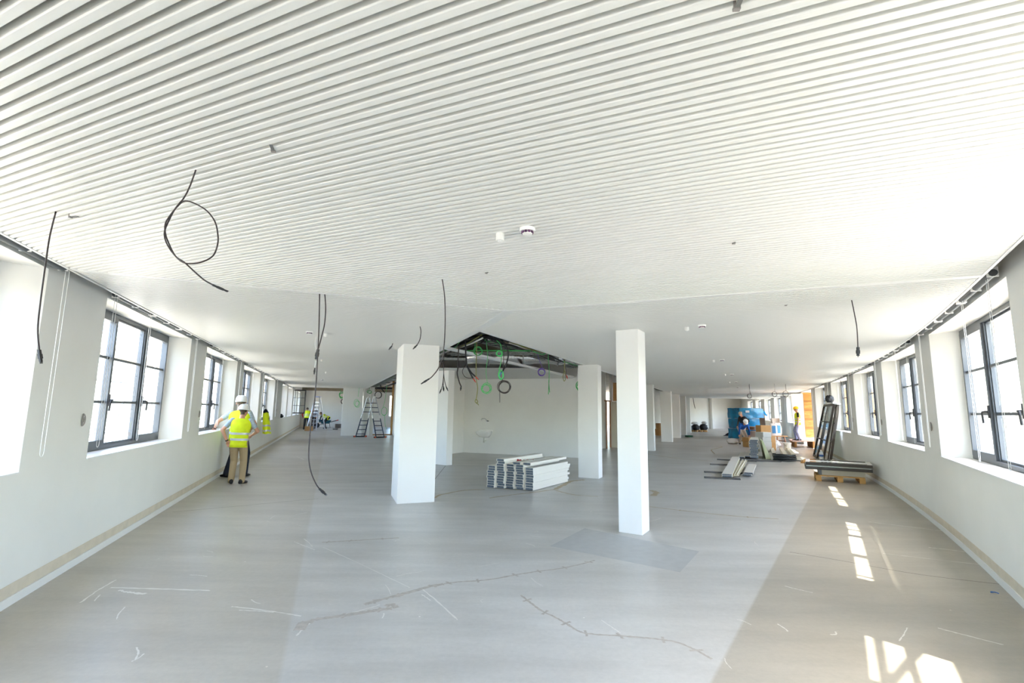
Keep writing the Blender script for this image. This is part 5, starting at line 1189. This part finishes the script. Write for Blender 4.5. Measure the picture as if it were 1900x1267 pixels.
    dg = bpy.context.evaluated_depsgraph_get(); me = bpy.data.meshes.new_from_object(tmp.evaluated_get(dg)); me.name = 'body'
    bpy.data.objects.remove(tmp)
    me.materials.clear()
    for m in (SKIN, top, legs, hair or SKIN): me.materials.append(m)
    idx = []; inv = hd0.transposed()
    for p in me.polygons:
        c = p.center; best = 9; sl = 0
        for a, b, ra, rb, s in segs:
            ab = b - a; t = max(0, min(1, (c - a).dot(ab) / max(1e-9, ab.length_squared))); dd_ = (c - a - ab * t).length - (ra + (rb - ra) * t)
            if dd_ < best: best = dd_; sl = s
        if sl == 0 and hair is not None:
            q = inv @ (c - hc)
            if q.z > -.085 and q.length < .18 and (q.y < -.02 or q.z > .085) and abs(q.x) < .2: sl = 3
        idx.append(sl)
    me.polygons.foreach_set('material_index', idx); me.polygons.foreach_set('use_smooth', [True] * len(idx))
    body = bpy.data.objects.new('body', me); COL.objects.link(body); body.parent = root
    # face
    ft_ = MB()
    for e in (-1, 1): ft_.lathe([(.001, -.007), (.008, 0), (.001, .007)], 8, c=hp(e * .034, .098, .012))
    m0 = [hp(x, .103 - abs(x) * .25, -.055) for x in (-.024, -.012, 0, .012, .024)]; ft_.tube(m0, .004, 5); ft_.build('face_features', HAIR, root)
    # shoes
    for ft, toe in ((footL, toeL), (footR, toeR)):
        f = Vector(ft); Rz = Matrix.Rotation(toe, 3, 'Z'); mb = MB(); rows = []
        for y, w_, h in ((-.085, .032, .07), (-.06, .042, .105), (0, .044, .11), (.06, .046, .075), (.13, .050, .055), (.175, .042, .045), (.195, .018, .03)):
            rows.append([f + Rz @ Vector((math.cos(q) * w_, y, .004 + max(0, h * .5 + h * .5 * math.sin(q)))) for q in [2 * math.pi * j / 12 for j in range(13)]])
        mb.grid(rows); mb.add(rows[0][:-1], [tuple(range(12))]); mb.add(rows[-1][:-1], [tuple(range(12))]); mb.build('shoe', SHOE, root, smooth=True, angle=60)
    if vest:
        prof = [(-.13, .185, .145), (-.05, .180, .142), (.05, .176, .136), (.14, .182, .133), (.24, .196, .136), (.33, .218, .138), (.42, .222, .126), (.478, .205, .105), (.508, .14, .085), (.52, .08, .07)]
        def vr(z, a, b): return [sp(math.copysign(abs(math.cos(q)) ** .8, math.cos(q)) * a + .004 * math.sin(q * 5 + z * 30), math.copysign(abs(math.sin(q)) ** .85, math.sin(q)) * b - .005, z) for q in [2 * math.pi * j / 28 for j in range(29)]]
        mb = MB(); mb.grid([vr(*p) for p in prof]); o = mb.build('safety_vest', vest, root, smooth=True); o.modifiers.new('s', 'SOLIDIFY').thickness = .006
        def itp(z):
            for (z0, a0, b0), (z1, a1, b1) in zip(prof, prof[1:]):
                if z0 <= z <= z1: t = (z - z0) / (z1 - z0); return a0 + (a1 - a0) * t + .007, b0 + (b1 - b0) * t + .007
        for z in (.02, .15): mb = MB(); mb.grid([vr(z, *itp(z)), vr(z + .025, *itp(z + .025)), vr(z + .05, *itp(z + .05))]); mb.build('reflective_band', SILV, o, smooth=True)
    if sleeve == 'short' and vest:
        mb = MB()
    if helmet:
        mb = MB(); rows = []
        for i, (r, z) in enumerate([(.128, .02), (.122, .035), (.119, .06), (.112, .10), (.092, .135), (.06, .156), (.02, .163)]):
            rows.append([hp(math.cos(q) * r * .95, math.sin(q) * r * 1.12 - .005 + (.055 * max(0, math.sin(q)) ** 2 if i == 0 else 0), z + (.012 * abs(math.cos(q)) ** 6 if 2 < i < 6 else 0)) for q in [2 * math.pi * j / 28 for j in range(29)]])
        mb.grid(rows); mb.add(rows[-1][:-1], [tuple(range(28))]); o = mb.build('helmet', helmet, root, smooth=True); o.modifiers.new('s', 'SOLIDIFY').thickness = .005
        mb = MB(); mb.tube([hp(math.cos(q) * .095, math.sin(q) * .105 - .01, .012) for q in [2 * math.pi * j / 20 for j in range(20)]], .006, 5, closed=True); mb.build('headband', DARK, o)
    if cap:
        mb = MB(); rows = [[hp(math.cos(q) * r, math.sin(q) * r * 1.08 - .008, z) for q in [2 * math.pi * j / 24 for j in range(25)]] for r, z in ((.098, .045), (.10, .07), (.092, .105), (.06, .128), (.015, .136))]
        mb.grid(rows); o = mb.build('cap', cap, root, smooth=True); mb = MB(); mb.grid([[hp(math.cos(q) * .09, math.sin(q) * .1, .05) for q in [math.pi * (.2 + .6 * j / 10) for j in range(11)]], [hp(math.cos(q) * .085, math.sin(q) * .17, .032) for q in [math.pi * (.2 + .6 * j / 10) for j in range(11)]]]); mb.build('peak', cap, o, smooth=True)
    if watch:
        el, wr = ends[0]; d = (wr - el).normalized(); MB().tube([wr - d * .02, wr + d * .006], .034, 12).build('watch', DARK, root, smooth=True, angle=40)
    return root
def facing(dx, dy): return math.atan2(dy, dx) - math.pi / 2
person((-5.90, 10.88, 0), facing(-.30, .95), 'person with white helmet, yellow vest and khaki trousers seen from behind', PLAID, KHAKI, scale=.95, footL=(-.10, .02, 0), footR=(.13, -.03, 0), toeL=.3, toeR=-.35, handL=(-.235, -.06, .96), handR=(.20, .24, 1.06), elbowL=(-1, -.5, -.3), elbowR=(1, -.55, -.2), head_yaw=-.55, head_pitch=.12, vest=VESTM, helmet=HELW, voxel=.0075, watch=True, lean=.03, side=.03)
person((-6.42, 11.86, 0), facing(-.15, 1), 'person with white helmet leaning a hand on the window sill', PLAID, NAVYT, scale=1.09, footL=(-.20, -.02, 0), footR=(.13, .06, 0), toeL=.9, toeR=-.2, pelvis=(-.03, 0, .90), handL=(-.545, .055, 1.045), handR=(.10, .30, 1.0), elbowL=(-.3, -1, -.2), head_yaw=.15, vest=VESTM, helmet=HELW, voxel=.0075, side=-.05, lean=.08, watch=True)
person((-15.15, 36.9, 0), facing(-.35, .95), 'person in yellow vest with red sleeves working below the open sash', REDS, BLACKT, scale=.98, lean=.45, head_pitch=.3, handL=(-.3, .45, .95), handR=(.33, .40, .98), vest=VESTM, sleeve='long', footL=(-.16, 0, 0), footR=(.18, .05, 0))
person((-15.45, 39.0, 0), facing(.2, -.95), 'person in grey shirt and pale helmet behind the far stepladder', GREYS, BLACKT, helmet=HELW, lean=.2, head_pitch=.2, handL=(-.25, .35, .95), handR=(.25, .38, 1.0), sleeve='long', scale=.98)
person((-14.5, 39.1, 0), facing(-.95, .1), 'person in yellow vest bending low right of the far stepladder', NAVYT, BLACKT, lean=1.15, pelvis=(0, -.1, .84), handL=(-.15, .55, .35), handR=(.15, .55, .38), vest=VESTM, sleeve='long', footL=(-.14, -.05, 0), footR=(.14, .12, 0))
person((13.68, 29.3, 0), facing(-.90, -.40), 'person in dark jacket and pale cap standing before the blue stack', DJACK, BEIGET, cap=BEIGET, sleeve='long', head_pitch=.45, lean=.12, handL=(-.21, -.02, .98), handR=(.22, .25, .85), elbowL=(-1, -.9, .1), scale=1.0)
person((12.42, 26.75, 0), facing(-.05, -1), 'person in blue sweater and white helmet bending over cartons', BLUES, BEIGET, helmet=HELW, sleeve='long', lean=1.05, pelvis=(0, -.12, .82), handL=(-.20, .42, .40), handR=(.34, .40, .42), head_pitch=.25, footL=(-.2, -.08, 0), footR=(.2, .10, 0), toeL=.3, toeR=-.3, elbowL=(-1, .2, .2), elbowR=(1, .2, .2))
person((16.25, 35.9, 0), facing(-.9, .35), 'person in dark trousers sitting on the floor behind the blue stack', BLUES, NAVYT, sleeve='long', lean=.35, pelvis=(0, -.1, .16), footL=(-.12, .68, 0), footR=(.14, .6, 0), handL=(-.28, .4, .4), handR=(.28, .4, .4), kneeL=(0, .2, 1), kneeR=(0, .2, 1))
person((14.42, 25.0, .328), facing(-.92, .38), 'person with yellow helmet and vest standing on the plank ramp', TEE, JEANS, scale=.95, helmet=HELY, vest=VESTM, handL=(-.25, .02, .84), handR=(.26, .06, .84), head_pitch=.12, footL=(-.09, -.02, 0), footR=(.10, .10, 0), hair=HAIR)
# ------------------------------------------------------------------ floor marks
def ribbon(pts, w0, seed, z=.0012, jag=.4, dens=.04):
    pts = spline([Vector((*p, z)) for p in pts], 10); rnd = random.Random(seed); L = []; Rr = []
    for i, p in enumerate(pts):
        t = (pts[min(i + 1, len(pts) - 1)] - pts[max(i - 1, 0)]).normalized(); n = Vector((-t.y, t.x, 0))
        L.append(p + n * w0 * .5 * (1 + rnd.uniform(-jag, jag))); Rr.append(p - n * w0 * .5 * (1 + rnd.uniform(-jag, jag)))
    mb = MB(); mb.grid([L, Rr]); return mb, pts
FILL = mat('crack filler', srgb(178, 170, 160), .7, var=.12, scale=25); BROWN = mat('brown damp stain', srgb(176, 160, 132), .6, var=.08, scale=12); SAW = mat('saw cut', srgb(120, 114, 106), .9); SCUF = mat('pale scuff', srgb(222, 219, 212), .7)
def crack(pts, w0, seed, stitches, label, m=FILL):
    mb, sp_ = ribbon(pts, w0, seed); rnd = random.Random(seed)
    for k in range(stitches):
        i = int((k + .5) / stitches * (len(sp_) - 1)); p = sp_[i]; t = (sp_[min(i + 1, len(sp_) - 1)] - sp_[i - 1]).normalized(); n = Vector((-t.y, t.x, 0)) + t * rnd.uniform(-.5, .5); n.normalize()
        q, _ = ribbon([tuple((p - n * .05).xy), tuple(p.xy), tuple((p + n * .05).xy)], .022, seed + k, .0016, .5); mb.add(q.v, q.f)
    o = mb.build('crack_repair', m, floor); o['label'] = label; return o
crack([(-1.60, 4.0), (-1.51, 4.12), (-1.32, 4.2), (-1.12, 4.30), (-.97, 4.36)], .055, 1, 3, 'thick grey filled crack nearest the left')
mb = MB().box((-1.57, 4.0, .0015), (.085, .14, .001), rz=.15).build('crack_repair', FILL, floor)
crack([(-1.03, 4.40), (-.99, 4.44), (-.93, 4.37)], .05, 5, 0, 'thick end of the grey filled crack')
crack([(-1.22, 4.43), (-1.1, 4.55), (-.98, 4.65), (-.77, 4.85), (-.62, 4.95)], .05, 2, 3, 'filled crack running right across the floor')
crack([(-.62, 4.95), (-.49, 5.01), (-.21, 5.08), (.09, 5.25), (.31, 5.36), (.54, 5.46), (.8, 5.63), (.96, 5.77)], .024, 3, 6, 'thin continuation of the filled crack')
crack([(.11, 4.69), (.19, 4.52), (.27, 4.36), (.38, 4.22), (.46, 4.10), (.54, 3.97), (.64, 3.93), (.83, 3.91), (1.02, 3.88), (1.2, 3.83), (1.3, 3.73), (1.38, 3.58)], .022, 4, 7, 'winding filled crack in the front of the floor')
crack([(-2.31, 6.35), (-1.99, 6.44), (-1.42, 6.61)], .035, 6, 3, 'short filled crack left of the broad column foot')
crack([(-1.40, 9.5), (-1.34, 9.85), (-.95, 10.4), (-.52, 10.57)], .06, 7, 0, 'brown stain line beside the broad column', BROWN)
crack([(-.39, 9.57), (.04, 9.96), (.42, 10.24), (.95, 10.7)], .05, 8, 0, 'brown stain line before the panel stack', BROWN)
crack([(.95, 10.7), (1.19, 11.32), (1.44, 11.93), (1.81, 12.23)], .11, 9, 0, 'broad brown stain right of the panel stack', BROWN)
crack([(.94, 10.6), (1.27, 10.06), (1.72, 9.91)], .04, 10, 0, 'brown stain line before the rear column', BROWN)
crack([(2.45, 8.94), (3.1, 8.52), (3.69, 8.22), (4.25, 8.06)], .035, 11, 2, 'long stain line right of the slim column', BROWN)
crack([(2.99, 10.73), (3.04, 10.52), (2.9, 10.2), (2.84, 10.06)], .12, 12, 0, 'small brown stain right of the slim column', BROWN)
crack([(10.3, 25.0), (10.34, 24.47), (9.5, 23.2), (8.93, 22.28), (8.26, 20.28)], .05, 13, 0, 'wandering stain line in the right wing', BROWN)
crack([(5.3, 20.2), (5.66, 18.97), (6.1, 18.0), (6.9, 17.2)], .06, 14, 0, 'stain line behind the slim column', BROWN)
pb = MB(); pb.add([(1.07, 7.27, .001), (.50, 6.32, .001), (1.78, 5.39, .001), (2.28, 6.18, .001)], [(0, 1, 2, 3)]); o = pb.build('floor_patch', mat('newer concrete patch', srgb(176, 176, 173), .5, var=.04, scale=9), floor); o['label'] = 'darker rectangular patch before the slim column'
cuts = MB()
for pts in ([(-4.7, 12.35), (-4.09, 12.52), (-3.28, 12.7)], [(-4.2, 11.15), (-3.45, 11.3), (-2.64, 11.71)], [(3.38, 6.2), (3.78, 5.88), (4.28, 5.44), (4.9, 5.15)], [(-3.5, 9.28), (-4.4, 8.6), (-5.26, 7.97)], [(-1.9, 14.8), (-1.78, 11.89)]):
    q, _ = ribbon(pts, .013, len(cuts.v), .0008, .2); cuts.add(q.v, q.f)
o = cuts.build('saw_cuts', SAW, floor); o['kind'] = 'stuff'
sc = MB(); rnd = random.Random(5)
for a, b, w_ in [((-3.62, 4.74), (-2.69, 4.70), .02), ((-3.5, 4.68), (-3.2, 4.6), .03), ((-2.3, 4.35), (-1.65, 4.18), .014), ((-2.2, 4.28), (-1.9, 4.25), .012), ((-3.73, 4.94), (-3.59, 4.39), .015), ((-2.66, 6.36), (-2.27, 6.02), .012), ((-2.6, 6.5), (-2.35, 6.15), .01), ((-2.22, 6.14), (-.92, 4.84), .008), ((-1.54, 3.84), (-1.53, 4.07), .012), ((-.82, 4.85), (-.4, 4.15), .012), ((-7.2, 16.9), (-6.51, 15.9), .03), ((3.37, 4.12), (3.62, 3.85), .015), ((5.58, 7.95), (6.27, 7.4), .02), ((5.3, 6.5), (5.7, 6.25), .02), ((4.5, 6.2), (5.3, 5.8), .012)] + [((x, y), (x + rnd.uniform(-.25, .25), y + rnd.uniform(-.25, .25)), rnd.uniform(.004, .012)) for x, y in [(rnd.uniform(-3.6, 3.6), rnd.uniform(3.3, 8.5)) for _ in range(60)]]:
    m_ = ((a[0] + b[0]) / 2 + rnd.uniform(-.02, .02), (a[1] + b[1]) / 2 + rnd.uniform(-.02, .02)); q, _ = ribbon([a, m_, b], w_, len(sc.v), .0010, .7); sc.add(q.v, q.f)
o = sc.build('scuff_marks', SCUF, floor); o['kind'] = 'stuff'
o = MB().tube(spline([(4.60, 4.88, .006), (4.58, 4.9, .012), (4.555, 4.91, .006), (4.575, 4.93, .006), (4.60, 4.91, .006)], 5), .004, 6).build('tape_scrap', mat('blue tape', srgb(70, 120, 190), .5), off=(4.58, 4.9, 0)); tag(o, 'scrap of blue tape by the right skirting', 'tape scrap')

# ------------------------------------------------------------------ scaffolding outside the windows
STEEL = mat('scaffold tube', srgb(190, 194, 198), .45, metal=.5); DECK = mat('scaffold plank', srgb(196, 184, 160), .8)
def scaffold(fn, s0, s1, o0, o1, label, decks, bays, braces=True, rails=(1.1, 2.1)):
    o = fn(s0, o0, -4); root = tag(empty('scaffolding', o), label, 'scaffolding')
    ss = [s0 + (s1 - s0) * i / bays for i in range(bays + 1)]
    for s in ss:
        for of in (o0, o1): MB().tube([fn(s, of, -4), fn(s, of, 5.2)], .024, 8).build('standard', STEEL, root, smooth=True, off=o)
    for z in rails:
        for a, b in zip(ss, ss[1:]): MB().tube([fn(a, o1, z), fn((a + b) / 2, o1, z), fn(b, o1, z)], .022, 6).build('ledger', STEEL, root, smooth=True, off=o)
    for z, bands in decks:
        for a, b in zip(ss, ss[1:]):
            for d0, d1 in bands: mb = MB(); mb.hexa([fn(a, d0, z), fn(b, d0, z), fn(b, d1, z), fn(a, d1, z), fn(a, d0, z + .045), fn(b, d0, z + .045), fn(b, d1, z + .045), fn(a, d1, z + .045)]); mb.build('deck_plank', DECK, root, off=o)
    if braces:
        for i, (a, b) in enumerate(zip(ss, ss[1:])):
            if i % 2 == 0: MB().tube([fn(a, o1 + .05, .2), fn(b, o1 + .05, 3.0)], .022, 6).build('brace', STEEL, root, smooth=True, off=o)
scaffold(Rw, -.75, 20.8, .75, 1.62, 'scaffolding with plank decks outside the right windows', [(3.20, [(.79, .945), (.975, 1.28), (1.29, 1.6)]), (.95 - 1.6, [(.8, 1.1), (1.11, 1.41)])], 8, rails=(.3,))
scaffold(Lw, 1.2, 34.0, .9, 1.7, 'scaffolding with plank decks outside the left windows', [(2.52, [(1.0, 1.3), (1.31, 1.61)]), (.45, [(1.0, 1.3), (1.31, 1.61)])], 14)
root = tag(empty('scaffold_brace', Rw(-4.6, .7, -4)), 'crossing scaffold tubes outside the nearest right window', 'scaffold tubes'); o = Rw(-4.6, .7, -4)
for a, b in [((-5.4, .7, -4), (-5.4, .7, 5)), ((-2.9, .7, -4), (-2.9, .7, 5)), ((-5.2, .75, 2.4), (-2.0, .75, 4.2)), ((-4.4, .75, 4.0), (-1.8, .75, 2.7)), ((-5.4, .8, 3.35), (-1.5, .8, 3.35)), ((-5.4, .8, 2.6), (-1.5, .8, 2.6))]: MB().tube([fn_ for fn_ in (Rw(*a), Rw(*b))], .03, 8).build('tube', STEEL, root, smooth=True, off=o)
